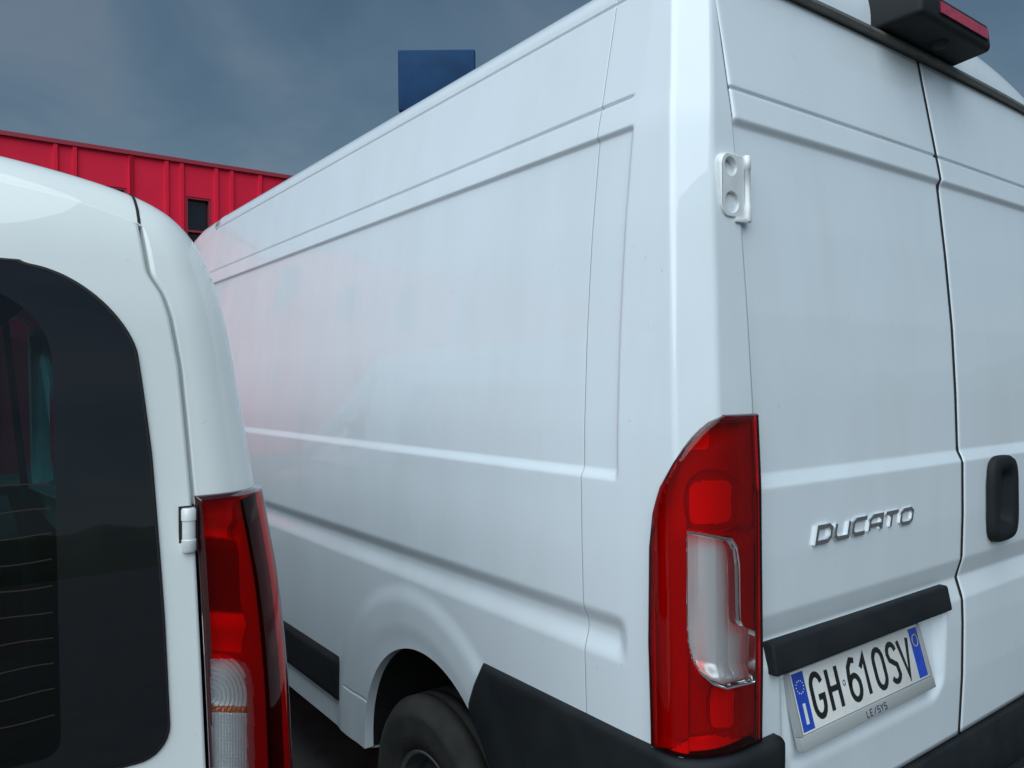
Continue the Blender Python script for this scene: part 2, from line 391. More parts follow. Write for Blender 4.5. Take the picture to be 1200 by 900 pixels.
# roof
def arch(x):
    s = np.abs(x) / .907
    return 2.366 + .196 * np.sqrt(np.clip(1 - s**2.6, 0, 1)) * .92 + .015*(1 - s**2)
tx = np.sin(np.linspace(-np.pi/2, np.pi/2, 71)) * .907
ry = np.concatenate([[0, .02, .05, .1, .17, .26, .37, .5, .64, .8, 1.0], []])
rrow = []
for t in ry:                                            # rounded rear end, from the gutter upwards
    zt = np.sqrt(1 - (1 - t) ** 2)
    base = 2.366 + .035 * (1 - (np.abs(tx) / .907) ** 6)
    rrow.append(np.stack([XC + tx, np.full_like(tx, 1.022 + .075 * t), base + (arch(tx) - base) * zt], -1))
for y in np.arange(1.3, 4.2, .12): rrow.append(np.stack([XC + tx, np.full_like(tx, y), arch(tx)], -1))
rrow.append(np.stack([XC + tx, np.full_like(tx, 4.15), arch(tx)], -1))
rf = MB(); rf.grid(np.array(rrow)); rf.build('roof', 'van', van)
# cab
hz = np.concatenate([np.linspace(.40, 2.366, 26), [2.366]]); hxw = np.concatenate([XC - side_base(np.linspace(.40, 2.366, 26)), []])
top = np.sin(np.linspace(np.pi/2, 0, 16))[1:] * .907
sec = np.concatenate([np.stack([XC - side_base(np.linspace(.40, 2.366, 26)), np.linspace(.40, 2.366, 26)], -1), np.stack([top, arch(top)], -1)])
st = [(4.15,2.56,1),(4.45,2.55,1),(4.8,2.50,.995),(5.0,2.40,.985),(5.25,2.05,.975),(5.5,1.68,.965),(5.7,1.42,.955),(5.95,1.24,.93),(6.15,1.08,.88),(6.27,.88,.82),(6.30,.60,.79),(6.29,.45,.77)]
cabg = []
for y, zt, w in st:
    z = .40 + (sec[:, 1] - .40) * (zt - .40) / (2.56 - .40); cabg.append(np.stack([-sec[:, 0] * w, np.full(len(z), y), z], -1))
cabg = np.array(cabg); full = np.concatenate([cabg, (cabg * np.array([-1, 1, 1]))[:, ::-1][:, 1:]], 1) + np.array([XC, 0, 0])
nk = full.shape[1]; ccx = (full[:-1, :-1] + full[1:, 1:]) / 2
ws = (ccx[..., 1] > 4.9) & (ccx[..., 1] < 5.65) & (np.abs(ccx[..., 0] - XC) < .76)
wsk = (np.arange(len(st)-1)[:, None] >= 3) & (np.arange(len(st)-1)[:, None] <= 5) & (np.abs(np.arange(nk-1)[None, :] - nk/2) < 14)
sd_w = (np.arange(len(st)-1)[:, None] >= 1) & (np.arange(len(st)-1)[:, None] <= 3) & (((np.arange(nk-1)[None, :] >= 13) & (np.arange(nk-1)[None, :] < 22)) | ((np.arange(nk-1)[None, :] >= nk-1-22) & (np.arange(nk-1)[None, :] < nk-1-13)))
cb = MB(); cb.grid(full, ~(wsk | sd_w)); cb.build('cab', 'van', van)
for nm, mk in (('windscreen', wsk), ('cab_window', sd_w)):
    q = MB(); q.grid(full, mk); q.build(nm, 'winglass', van)
q = MB(); q.hexa([(XC-.75,6.22,.34),(XC+.75,6.22,.34),(XC+.98,5.75,.34),(XC-.98,5.75,.34),(XC-.74,6.33,.70),(XC+.74,6.33,.70),(XC+1.0,5.75,.72),(XC-1.0,5.75,.72)]); q.build('front_bumper', 'black', van, bevel=.03)
for s in (-1, 1):
    q = MB(); q.box((XC+s*1.18-.07, 5.06, 1.36), (XC+s*1.18+.07, 5.16, 1.70)); q.box((XC+s*1.08-.06, 5.09, 1.42), (XC+s*1.08+.06, 5.13, 1.48)); q.build('wing_mirror', 'black', van, bevel=.02)
# light-blocking sheet inside, underbody, wheel wells
q = MB(); q.box((1.30, 1.12, .42), (2*XC-1.30, 6.0, .50)); q.box((1.19, 2.35, .41), (2*XC-1.19, 5.0, .46)); q.build('underbody', 'dark', van, smooth=False)
q = MB(); q.add([(1.24, .975, .60), (2*XC-1.24, .975, .60), (2*XC-1.24, 1.0, 1.5), (1.24, 1.0, 1.5), (2*XC-1.24, 1.075, 2.40), (1.24, 1.075, 2.40)], [(0,1,2,3),(3,2,4,5)]); q.build('gap_blackout', 'dark', van, smooth=False)  # dark sheet added behind the doors to block light, keeps the gaps black
for s in (0, 1):
    w = np.array([np.stack([np.full_like(ly, x0), AY + (ly-AY)*sc, AZ + (lz-AZ)*sc], -1) for x0, sc in ((1.112, 1.004), (1.16, 1.05), (1.42, 1.05), (1.42, 0.0))])
    q = MB(); q.grid(w if s == 0 else mirror(w)); q.build('wheel_liner', 'dark', van)

# wheels
def wheel(root, x, y, r, side, tw=.20, rim=.195):
    """side=-1: outer face looks to -X"""
    s = -side; h = tw / 2
    tp = [(rim, -h*.80), (rim+.012, -h*.95), (rim+.05, -h*1.02), (r-.055, -h*1.03), (r-.045, -h*1.045), (r-.035, -h*.99), (r-.012, -h*.86), (r, -h*.70), (r, -h*.45), (r-.008, -h*.43), (r-.008, -h*.37), (r, -h*.35), (r, -h*.05), (r-.008, -h*.03), (r-.008, h*.03), (r, h*.05), (r, h*.7), (r-.02, h*.92), (rim, h*.8)]
    t = thing_part(root, 'wheel', [(a, o*s*1.0) for a, o in tp], (x + s*h, y, r), 'tyre', 'tyre')
    e = MB(); e.lathe([(rim+.002, -h*.80*s), (rim+.004, -h*.88*s), (rim-.004, -h*.90*s), (rim-.010, -h*.82*s)], (x + s*h, y, r), n=64); e.build('rim_edge', 'rimedge', t)
    d = MB(); d.lathe([(rim-.008, -h*.82*s), (rim-.016, -h*.45*s), (rim-.03, -h*.38*s), (rim-.055, -h*.55*s), (.075, -h*.60*s), (.066, -h*.85*s), (.03, -h*.90*s), (.001, -h*.90*s)], (x + s*h, y, r), n=64)
    d.build('rim', 'steel', t)
    for k in range(5):
        b = MB(); an = k*2*np.pi/5; b.lathe([(.011, -h*.55*s), (.011, -h*.80*s), (.001, -h*.82*s)], (x + s*h, y + .052*1.0*math.cos(an)*1.0, r + .052*math.sin(an)), n=8)
        b.build('wheel_bolt', 'rimedge', t)
def thing_part(root, name, prof, c, material, _):
    q = MB(); q.lathe(prof, c, n=96); return q.build(name, material, root)
for yy in (1.93, 5.38):
    wheel(van, 1.112, yy, .322, -1, rim=.172); wheel(van, 2*XC - 1.112, yy, .322, 1, rim=.172)

# ---- rear doors
def pocket(x, z):
    """pressed number-plate pocket, deepest under the handle strip"""
    cx, cz, hw, hh, r = 1.672, .885, .335, .125, .06
    qx = np.abs(x - cx - .012*(z-cz)) - (hw - r - .03*(cz - z)); qz = np.abs(z - cz) - (hh - r)
    d = np.hypot(np.maximum(qx, 0), np.maximum(qz, 0)) + np.minimum(np.maximum(qx, qz), 0) - r
    return (1 - sstep(-.022, .002, d)) * (.010 + .030 * np.clip((z - .79) / .22, 0, 1))
drow = np.unique(np.round(np.concatenate([np.arange(.640, 2.38, .012), np.arange(.76, 1.02, .006), np.arange(.98, 1.10, .004), np.arange(1.325, 1.375, .0025), np.arange(2.036, 2.07, .002), np.arange(2.112, 2.130, .0012), [2.382]]), 4))
def rear_door(x0, x1, with_pocket):
    cols = np.concatenate([x0 + np.array([0, 0, .0015, .004, .008]), np.linspace(x0 + .014, x1 - .014, 110), x1 - np.array([.008, .004, .0015, 0, 0])])
    X, Z = np.meshgrid(cols, drow)
    Y = door_y(Z) + .006 * ((X - XC) / .84) ** 2
    Y = Y + .0055 * np.exp(-((Z - 2.121) / .0036) ** 2)
    if with_pocket: Y = Y + pocket(X, Z)
    else: Y = Y + .03 * (1 - sstep(.75, .85, ((np.abs(X - 2.316) / .080) ** 3 + (np.abs(Z - 1.222) / .113) ** 4)))
    ed = np.minimum(X - x0, x1 - X); Y = Y + .005 * (1 - np.sqrt(np.clip(1 - (1 - np.clip(ed / .008, 0, 1)) ** 2, 0, 1)))
    Y[:, 0] += .028; Y[:, -1] += .028
    P = np.stack([X, Y, Z], -1)
    top = P[-1:].copy(); top[..., 1] += .03; bot = P[:1].copy(); bot[..., 1] += .03
    P = np.concatenate([bot, P, top], 0)
    q = MB(); q.grid(P); return q.build('rear_door', 'van', van)
dl = rear_door(1.2665, 2.0978, True); dr = rear_door(2.1102, 2*XC - 1.2665, False)

for xa_, xb_ in ((2.0980, 2.1094), (1.2600, 1.2672), (2*XC-1.2672, 2*XC-1.2600)):
    zz_ = np.linspace(.64, 2.385, 120); yz = (door_y(zz_) + .0022) if 2 < xa_ < 2.2 else (np.maximum(door_y(zz_) + .006, pil_y(zz_) + .0035) + .0030)
    q = MB(); q.grid(np.array([np.stack([np.full_like(zz_, x), yz, zz_], -1) for x in (xa_ - .0015, xb_ + .0015)])); q.build('gap_seal', 'rubber', van)
# handle strip over the plate
q = MB()
def dY(z): return float(door_y(z))
x0, x1, zb, zt = 1.296, 2.018, .974, 1.034
yy = .915
q.hexa([(x0, yy-.014, zb), (x1, yy-.014, zb), (x1, yy+.045, zb), (x0, yy+.045, zb), (x0+.002, yy-.003, zt), (x1-.002, yy-.003, zt), (x1-.002, yy+.045, zt), (x0+.002, yy+.045, zt)])
q.build('handle_strip', 'black', dl, bevel=.006, seg=3)

# number plate
pl0 = np.array([1.3990, .9475, .9465]); plx = np.array([1., 0, 0]); plz = np.array([0, -.034, -.1255]); plz /= np.linalg.norm(plz)   # plz points down the plate
pln = np.cross(plz, plx); pln /= np.linalg.norm(pln); 
if pln[1] > 0: pln = -pln
PW, PH = .521, .120
def plc(u, v, h=0): return pl0 + plx * u + plz * (PH - v) + pln * h      # u right, v up, h out of the plate
def slab(mb, u0, u1, v0, v1, h0, h1):
    mb.hexa([plc(u0,v0,h0), plc(u1,v0,h0), plc(u1,v1,h0), plc(u0,v1,h0), plc(u0,v0,h1), plc(u1,v0,h1), plc(u1,v1,h1), plc(u0,v1,h1)])
q = MB(); slab(q, .0, PW, .0, PH, -.004, .002); plate = q.build('number_plate', 'plate', van, bevel=.0012)
fr = MB(); slab(fr, -.013, PW+.013, -.028, -.0012, -.012, .006); slab(fr, -.013, PW+.013, PH+.0012, PH+.013, -.012, .005)
slab(fr, -.013, -.0012, -.0011, PH+.0011, -.012, .0052); slab(fr, PW+.0012, PW+.013, -.0011, PH+.0011, -.012, .0052); slab(fr, -.012, PW+.012, -.027, PH+.012, -.013, -.0065)
fr.build('plate_frame', 'plateframe', plate, bevel=.003, seg=2)
for a_, b_ in ((.004, .043), (PW-.043, PW-.004)):
    q = MB(); slab(q, a_, b_, .004, PH-.004, .0015, .0026); q.build('blue_band', 'plateblue', plate, smooth=False)
def chars_on_plate(name, paths, w, h0, h1, material, u0, v0, su, sv):
    q = MB(); stroke_prism(q, [([(a*su, b*sv) for a, b in p], c) for p, c in paths], w, h0, h1, lambda u, v, h: plc(u0+u, v0+v, h))
    return q.build(name, material, plate, smooth=False)
CH = {
 'G': [(arc(.5,.72,.42,.28,20,180,9)[0:] + arc(.5,.28,.42,.28,180,360,9) + [(.92,.46),(.55,.46)], False)],
 'H': [([(.08,0),(.08,1)], False), ([(.92,0),(.92,1)], False), ([(.19,.5),(.81,.5)], False)],
 '6': [(arc(.5,.30,.42,.30,0,360,18)[:-1], True), ([(.09,.36),(.10,.58),(.2,.84),(.48,1.0),(.78,.96)], False)],
 '1': [([(.05,.72),(.55,.97),(.55,0)], False)],
 '0': [(arc(.5,.70,.42,.30,0,180,9) + arc(.5,.30,.42,.30,180,360,9), True)],
 'S': [([(.90,.80)] + arc(.5,.76,.40,.24,30,180,7) + [(.2,.60),(.5,.51),(.8,.42)] + arc(.5,.24,.42,.24,0,-150,8)[1:], False)],
 'V': [([(.04,1),(.5,0),(.96,1)], False)],
}
CH['G'] = [(arc(.5,.70,.42,.30,15,180,9) + arc(.5,.30,.42,.30,180,360,9) + [(.92,.44),(.52,.44)], False)]
for ch, u, w_ in (('G',.056,.044),('H',.117,.042),('6',.193,.046),('1',.247,.036),('0',.300,.046),('S',.361,.044),('V',.415,.048)):
    chars_on_plate('plate_character', CH[ch], .0118, .0008, .0030, 'platechar', u, .019, w_, .082)
q = chars_on_plate('inspection_mark', [(arc(0,0,1,1,0,360,12)[:-1], True)], .002, .001, .0026, 'print', .177, .062, .0042, .0055)
chars_on_plate('country_letter', [([(0,0),(0,1)], False)], .0085, .0015, .0034, 'plate', .0235, .016, .01, .040)
for k in range(12):
    an = k*np.pi/6; chars_on_plate('star', [([(-.5,0),(.5,0)], False)], .0022, .0015, .0033, 'yellow' if k % 3 == 5 else 'plate', .0235+.0125*math.cos(an), .088+.0125*math.sin(an), .0024, 1)
chars_on_plate('registration_ring', [(arc(0,0,1,1,0,360,20)[:-1], True)], .0013, .0015, .0033, 'yellow', PW-.0235, .088, .012, .0135)
SM = {'L': [([(0,1),(0,0),(.8,0)], False)], 'E': [([(.85,1),(0,1),(0,0),(.85,0)], False), ([(.12,.5),(.7,.5)], False)], '/': [([(.1,0),(.8,1)], False)],
      'S': [([(.9,1),(.1,1),(.1,.52),(.9,.48),(.9,0),(.05,0)], False)], 'Y': [([(0,1),(.45,.5),(.9,1)], False), ([(.45,.42),(.45,0)], False)]}
for k, c in enumerate('LE/SYS'):
    chars_on_plate('frame_letter', SM[c], .0021, .005, .0066, 'print', .225 + k*.0145, -.0215, .0105, .0130)
for u in (.03, PW-.03):
    q = MB(); q.lathe([(.004,.0),(.004,.0012),(.001,.002)], (0,0,0), axis='z', n=10)
    vv = np.concatenate(q.v); q.v = [np.array([plc(u + a[0], .106 + a[1], .002 + a[2]) for a in vv])] if False else q.v

# chrome lettering
bz, bh, bw = 1.2115, .031, .058
badge = None
def place_badge(u, v, h): 
    x = 1.4445 + u + v*.28; z = bz + v; return np.array([x, float(door_y(z)) - h, z])
D = {
 'D': [([(.0,.0),(.0,1.0),(.72,1.0),(.92,.78),(.92,.22),(.72,.0)], True)],
 'U': [([(0,1),(0,.2),(.18,0),(.90,0),(.90,1)], False)],
 'C': [([(.92,1),(.18,1),(0,.8),(0,.2),(.18,0),(.88,0)], False)],
 'A': [([(0,0),(0,.76),(.22,1),(.90,1),(.90,0)], False), ([(.10,.36),(.80,.36)], False)],
 'T': [([(-.05,1),(.92,1)], False), ([(.42,.90),(.42,0)], False)],
 'O': [([(0,.2),(0,.8),(.18,1),(.74,1),(.92,.8),(.92,.2),(.74,0),(.18,0)], True)],
}
be = bpy.data.objects.new('badge', None); COL.objects.link(be); be.parent = van
for k, c in enumerate('DUCATO'):
    q = MB(); stroke_prism(q, [([(k*.0675 + a*.056, b*bh) for a, b in p], cl) for p, cl in D[c]], .0085, -.004, .0032, place_badge)
    o = q.build('badge_letter', 'chrome', van, smooth=False)
    o.parent = be

# handle of the right door
hxc, hzc = 2.316, 1.222
q = MB(); rim_ = []
oc = [(math.copysign(abs(math.cos(t))**.55, math.cos(t)), math.copysign(abs(math.sin(t))**.45, math.sin(t))) for t in np.linspace(0, 2*np.pi, 49)[:-1]]
for s, h in ((1.0, -.004), (1.0, .010), (.95, .018), (.80, .020), (.62, .010), (.55, -.020), (.0, -.024)):
    rim_.append([(hxc + a*.081*s*(1 if s > .7 else .72) + (.0 if s > .7 else .010), .9125 - h, hzc + b*.115*s) for a, b in oc])
rim_ = np.array(rim_); rim_ = np.concatenate([rim_, rim_[:, :1]], 1); q.grid(rim_); q.build('handle', 'black', dr)
q = MB(); q.hexa([(hxc-.050, .906, hzc-.055), (hxc-.012, .906, hzc-.055), (hxc-.012, .918, hzc-.055), (hxc-.050, .918, hzc-.055), (hxc-.050, .900, hzc+.095), (hxc-.012, .900, hzc+.095), (hxc-.012, .916, hzc+.095), (hxc-.050, .916, hzc+.095)]); q.build('handle_lever', 'black', dr, bevel=.005)

# hinge on the corner pillar
def hinge(mir):
    f = mirror if mir else (lambda p: p)
    z0, z1 = 1.853, 1.979; y = .948; xa, xb = 1.198, 1.270
    q = MB()
    prof = []                                           # rounded plate outline in (x,z)
    for cx, cz, a0 in ((xb-.006, z1-.006, 0), (xa+.024, z1-.024, 90), (xa+.024, z0+.024, 180), (xb-.006, z0+.006, 270)):
        r_ = .006 if cx > 1.245 else .024; prof += arc(cx, cz, r_, r_, a0, a0+90, 6)
    n = len(prof); pr = np.array(prof); c0 = pr.mean(0); ring = []
    for s, yv in ((1.0, y+.016), (1.0, y+.004), (.985, y), (.93, y-.003)):
        p = c0 + (pr - c0) * s; ring.append(np.stack([p[:, 0], np.full(n, yv) , p[:, 1]], -1))
    ring = np.array(ring); ring = np.concatenate([ring, ring[:, :1]], 1); q.grid(f(ring))
    # face with two recessed screw wells
    gx, gz = np.meshgrid(np.linspace(xa+.004, xb-.003, 60), np.linspace(z0+.004, z1-.004, 90))
    w1 = (np.hypot(gx-1.227, gz-1.952)) ; w2 = np.hypot(gx-1.230, gz-1.884)
    gy = y - .003 + .026*(1-sstep(.0145, .0175, w1)) + .026*(1-sstep(.0165, .020, w2))
    P = np.stack([gx, gy, gz], -1); cc = (P[:-1,:-1]+P[1:,1:])/2
    p2 = c0 + (pr - c0)*.945; q.grid(f(P), in_poly(cc[...,0], cc[...,2], [tuple(k) for k in p2]))
    h = q.build('hinge', 'hinge', dr if mir else dl)
    for cx, cz, rw in ((1.227, 1.952, .0142), (1.230, 1.884, .0162)):
        k = MB(); k.lathe([(.001, .0), (rw*.75, .0), (rw*.96, -.012)], f(np.array([cx, y+.0215, cz])), axis='y', n=24); k.build('hinge_well', 'welldark', dr if mir else dl)  # dark cup paints the shade deep in each well
    k = MB(); k.lathe([(.001, z0-.004), (.0072, z0-.004), (.0078, z0+.0), (.0078, z0+.032), (.0066, z0+.033), (.0066, z1-.028), (.0078, z1-.027), (.0078, z1-.001), (.001, z1)], f(np.array([1.2745, y-.004, 0])), axis='z', n=20); k.build('hinge_pin', 'hinge', dr if mir else dl)
    for cx, cz in ((1.224, 1.949), (1.226, 1.880)):
        k = MB(); k.lathe([(.001,-.005),(.006,-.005),(.0075,-.001),(.0075,.01)], f(np.array([cx, y+.018, cz])), axis='y', n=16); k.build('hinge_screw', 'screw', dr if mir else dl)
    k = MB(); k.hexa([f(np.array(p)) for p in ((1.240,y-.006,z0-.006),(1.275,y-.010,z0-.006),(1.275,y+.01,z0-.006),(1.240,y+.01,z0-.006),(1.240,y-.006,z0+.003),(1.275,y-.010,z0+.003),(1.275,y+.01,z0+.003),(1.240,y+.01,z0+.003))]); k.build('hinge_foot', 'hinge', dr if mir else dl, bevel=.002)
hinge(False); hinge(True)

# ---- tail lamps
CLEAR = [(805,622),(858,631),(864,640),(867,660),(868,727),(872,735),(885.5,740),(885.5,800),(852,808),(836,803),(822,791),(812,774),(807,755),(805,730)]
def tail_lamp(mir):
    f = mirror if mir else (lambda p: p)
    lz = np.concatenate([LZ0 + .006*(1-np.cos(np.linspace(0, np.pi/2, 8))), np.linspace(LZ0+.010, LZ1-.012, 250), LZ1 - .010*(1-np.sin(np.linspace(0, np.pi/2, 10)))])
    nu = 150; outer = []; inner = []
    for z in lz:
        pts = pillar(z, r1=.040, r2=.040, n=40, ns=40); pts[-1, 0] = 1.2655
        P3 = np.concatenate([pts, np.full((len(pts), 1), z)], 1); px, py = proj(P3)
        m_ = px - lamp_left(py); i0 = np.argmax((m_ > 0) & (pts[:, 1] < 1.06))
        # exact start
        a_ = m_[i0-1]; b_ = m_[i0]; t = -a_ / (b_ - a_) if i0 > 0 else 0
        p0 = pts[i0-1] + (pts[i0] - pts[i0-1]) * t
        seq = np.concatenate([p0[None], pts[i0:]]); d = np.concatenate([[0], np.cumsum(np.linalg.norm(np.diff(seq, axis=0), axis=1))])
        L = d[-1]; u = .5 - .5*np.cos(np.linspace(0, np.pi, nu)); u = .25*u + .75*np.linspace(0, 1, nu)
        s = u * L; q = np.stack([np.interp(s, d, seq[:, 0]), np.interp(s, d, seq[:, 1])], -1)
        tg = np.gradient(q, axis=0); tg /= np.linalg.norm(tg, axis=1)[:, None]; nm = np.stack([tg[:, 1], -tg[:, 0]], -1)
        if nm[len(nm)//2] @ np.array([-.7, -.7]) < 0: nm = -nm
        e = np.minimum(np.minimum(s, L - s), min(z - LZ0, 9)); e2 = np.minimum(e, (LZ1 - z) * 1.2 + .0)
        off = .002 + .013 * np.sqrt(np.clip(1 - (1 - np.clip(e2 / .016, 0, 1)) ** 2, 0, 1))
        outer.append(np.concatenate([q + nm * off[:, None], np.full((nu, 1), z)], 1))
        inner.append(np.concatenate([q, nm, np.full((nu, 1), z), e2[:, None]], 1))
    outer = np.array(outer); inner = np.array(inner)
    cc = (outer[:-1, :-1] + outer[1:, 1:]) / 2; px, py = proj(cc)
    clr = in_poly(px, py, CLEAR); ee = (inner[:-1, :-1, 5] + inner[1:, 1:, 5]) / 2
    border = (ee < .0045) & ~clr
    root = bpy.data.objects.new('tail_lamp', None); COL.objects.link(root); root.parent = van
    for nm_, mk, ma in (('red_lens', ~clr & ~border, 'redlens'), ('clear_lens', clr, 'clear'), ('lens_border', border, 'rim_red')):
        q = MB(); q.grid(f(outer), mk); o = q.build(nm_, ma, van); o.parent = root
    # housing behind the lens: stepped reflector bowls
    q_, nm_, zz_ = inner[..., :2], inner[..., 2:4], inner[..., 4]
    px, py = proj(np.concatenate([q_, zz_[..., None]], -1))
    dep = np.full(px.shape, .030)
    def bowl(cx, cy, rx, ry, d):
        r = np.hypot((px - cx) / rx, (py - cy) / ry); return -d * np.sqrt(np.clip(1 - r**2, 0, 1))
    wall = sstep(.004, .016, inner[..., 5])
    dep = .006 + .022*wall
    dep -= .012*sstep(812, 806, px) * sstep(590, 640, py)
    dep -= bowl(846, 592, 44, 40, .014)
    dep += .0009*np.sin(py*1.9)*(px > 812)*(py < 625)
    dep += .015*np.exp(-((py - 632 + (px-840)*.1)/9)**2) * (px > 815)
    dep -= bowl(862, 836, 26, 34, .012)
    dep += .0008*np.sin(px*1.9)*(py > 806)
    dep += .016*sstep(866, 874, py - (px-840)*-.12)
    C = in_poly(px, py, CLEAR)
    dc = .016 + .010*np.abs(np.sin((px-806)/62*np.pi)) ; rib = .0012*np.sin(py*1.6)*(np.abs(px-835) < 4)
    edge = sstep(0, 1, 0)
    fac = .010*np.abs(((px - 805)/21.0) % 2 - 1)                     # upright facets
    fac = fac + .0011*np.sin(py*2.0)*(np.abs(px - 837) < 3.5) + .0006*np.sin(px*3.0)*(px > 842)
    dep = np.where(C, .030 - fac + .012*sstep(690, 745, py)*sstep(850, 820, px) - .014*sstep(780, 800, py), dep)
    hp = np.concatenate([q_ - nm_ * dep[..., None], zz_[..., None]], -1)
    cc = (hp[:-1,:-1] + hp[1:,1:])/2; pc, yc = (px[:-1,:-1]+px[1:,1:])/2, (py[:-1,:-1]+py[1:,1:])/2
    Cc = in_poly(pc, yc, CLEAR)
    def rr_(x0, x1, y0, y1, r):
        qx = np.abs(pc - (x0+x1)/2) - ((x1-x0)/2 - r); qy = np.abs(yc + (pc-840)*.06 - (y0+y1)/2) - ((y1-y0)/2 - r)
        return np.hypot(np.maximum(qx, 0), np.maximum(qy, 0)) + np.minimum(np.maximum(qx, qy), 0) < r
    bright = (rr_(816, 876, 566, 618, 12) | rr_(806, 842, 500, 528, 8) | rr_(846, 878, 812, 862, 8) | (yc > 874 - (pc-840)*.1)) & ~Cc
    dark = rr_(824, 876, 634, 640, 2) & ~Cc & ~bright
    for n2, mk, ma in (('reflector', Cc, 'reflclear'), ('reflector_bowl', bright, 'bowl'), ('lamp_housing', ~(Cc | bright | dark), 'satin'), ('lamp_shade', dark, 'lampdark')):
        q = MB(); q.grid(f(hp), mk); o = q.build(n2, ma, van); o.parent = root
    # chrome edge of the clear window
    pts = []
    tree = outer.reshape(-1, 3); tx_, ty_ = proj(tree)
    cpoly = []
    for i in range(len(CLEAR)):
        a_, b_ = np.array(CLEAR[i]), np.array(CLEAR[(i+1) % len(CLEAR)])
        for t in np.linspace(0, 1, 8)[:-1]: cpoly.append(a_ + (b_ - a_) * t)
    cpoly = np.array(cpoly); c0 = cpoly.mean(0); rings = []
    bvh = BVHTree.FromPolygons(tree.tolist(), grid_faces(*outer.shape[:2]).tolist())
    for sc, h in ((1.0, .0005), (.978, .0003), (.95, -.012)):
        ring = []
        for p in cpoly:
            pp = c0 + (p - c0) * sc; pp[0] = min(pp[0], 884.5)
            hit, nrm, _, _ = bvh.ray_cast(Vector(cam_p), Vector(ray(*pp)).normalized())
            if nrm.dot(Vector(ray(*pp))) > 0: nrm = -nrm
            ring.append(np.array(hit + nrm * h))
        rings.append(ring)
    rings = np.array(rings); rings = np.concatenate([rings, rings[:, :1]], 1)
    q = MB(); q.grid(f(rings)); o = q.build('lamp_bezel', 'chrome', van); o.parent = root
tail_lamp(False); tail_lamp(True)

# ---- bumper: corner pieces, step
def bumper_corner(mir):
    f = mirror if mir else (lambda p: p)
    bz_ = np.concatenate([[.40, .405, .415], np.linspace(.43, .835, 24), .858 - .018*(1-np.sin(np.linspace(0, np.pi/2, 7)))[1:]])
    rowsP = []
    for z in bz_:
        yf = np.interp(z, [.72, .75, .858], [AY - math.sqrt(max(AR**2 - (.72-AZ)**2, 0)) , 1.648, 1.594]) if z > .72 else AY - (math.sqrt(AR**2 - (z-AZ)**2) if z > AZ else AR) - .004
        up_ = np.stack([np.array([float(side_x(y, min(z, .84))) for y in np.linspace(yf, 1.12, 40)]), np.linspace(yf, 1.12, 40)], -1)
        pc = pillar(z, r1=.04, r2=.04, n=14, ns=10)[1:-1]; ex = np.array([[1.285, pc[-1, 1]], [1.305, pc[-1, 1] + .002], [1.312, pc[-1, 1] + .012]])
        seq = np.concatenate([up_, pc[pc[:, 1] < 1.11], ex]) if True else None
        tg = np.gradient(seq, axis=0); tg /= np.linalg.norm(tg, axis=1)[:, None]; nm = np.stack([tg[:, 1], -tg[:, 0]], -1); nm[(nm @ np.array([-.7, -.7])) < 0] *= -1
        tt = (.858 - z) / .018; off = .016 * math.sqrt(max(0, 1 - (1 - min(max(tt, 0), 1))**2)) - .002
        offs = np.full(len(seq), off) + .014*sstep(1.03, .96, seq[:, 1]) * (seq[:, 0] < 1.31); offs[0] = -.004; offs[1] = off*.7
        p = seq + nm * offs[:, None]; rowsP.append(np.concatenate([p, np.full((len(p), 1), z)], 1))
    # equalise column count
    m_ = min(len(r) for r in rowsP); rowsP = [r[np.round(np.linspace(0, len(r)-1, m_)).astype(int)] for r in rowsP]
    last = rowsP[-1].copy(); last[:, :2] += (np.array([1.3, 1.3]) - last[:, :2]) * .16
    rowsP.append(last)
    q = MB(); q.grid(f(np.array(rowsP))); q.build('bumper_corner', 'black', van)
bumper_corner(False); bumper_corner(True)
q = MB(); a_, b_ = 1.300, 2*XC - 1.300
q.hexa([(a_, .905, .480), (b_, .905, .480), (b_, .99, .480), (a_, .99, .480), (a_, .914, .632), (b_, .914, .632), (b_, .99, .632), (a_, .99, .632)])
q.build('door_sill', 'black', van, bevel=.006)
q = MB(); q.hexa([(a_-.02, .790, .38), (b_+.02, .790, .38), (b_+.02, .99, .38), (a_-.02, .99, .38), (a_, .790, .500), (b_, .790, .500), (b_, .903, .500), (a_, .903, .500)]); q.build('rear_step', 'black', van, bevel=.012)
q = MB(); 
for k in range(9): q.box((a_+.10, .797+k*.0085, .497), (b_-.10, .8018+k*.0085, .5035))
o = q.build('step_tread', 'tread', van, smooth=False)
# side mouldings before the wheel
def moulding(mir):
    f = mirror if mir else (lambda p: p)
    mz = np.linspace(.488, .640, 14); my = np.concatenate([[2.442, 2.442, 2.446, 2.454, 2.466], np.linspace(2.5, 4.6, 30)])
    Y, Z = np.meshgrid(my, mz); X = side_x(np.minimum(Y, 4.1), Z)
    e = np.minimum(np.minimum(Z - .488, .640 - Z), Y - 2.442); off = -.003 + .020*np.sqrt(np.clip(1-(1-np.clip(e/.022, 0, 1))**2, 0, 1)); off[:, 0] = -.006
    q = MB(); q.grid(f(np.stack([X - off, Y, Z], -1))); q.build('side_moulding', 'black', van)
moulding(False); moulding(True)

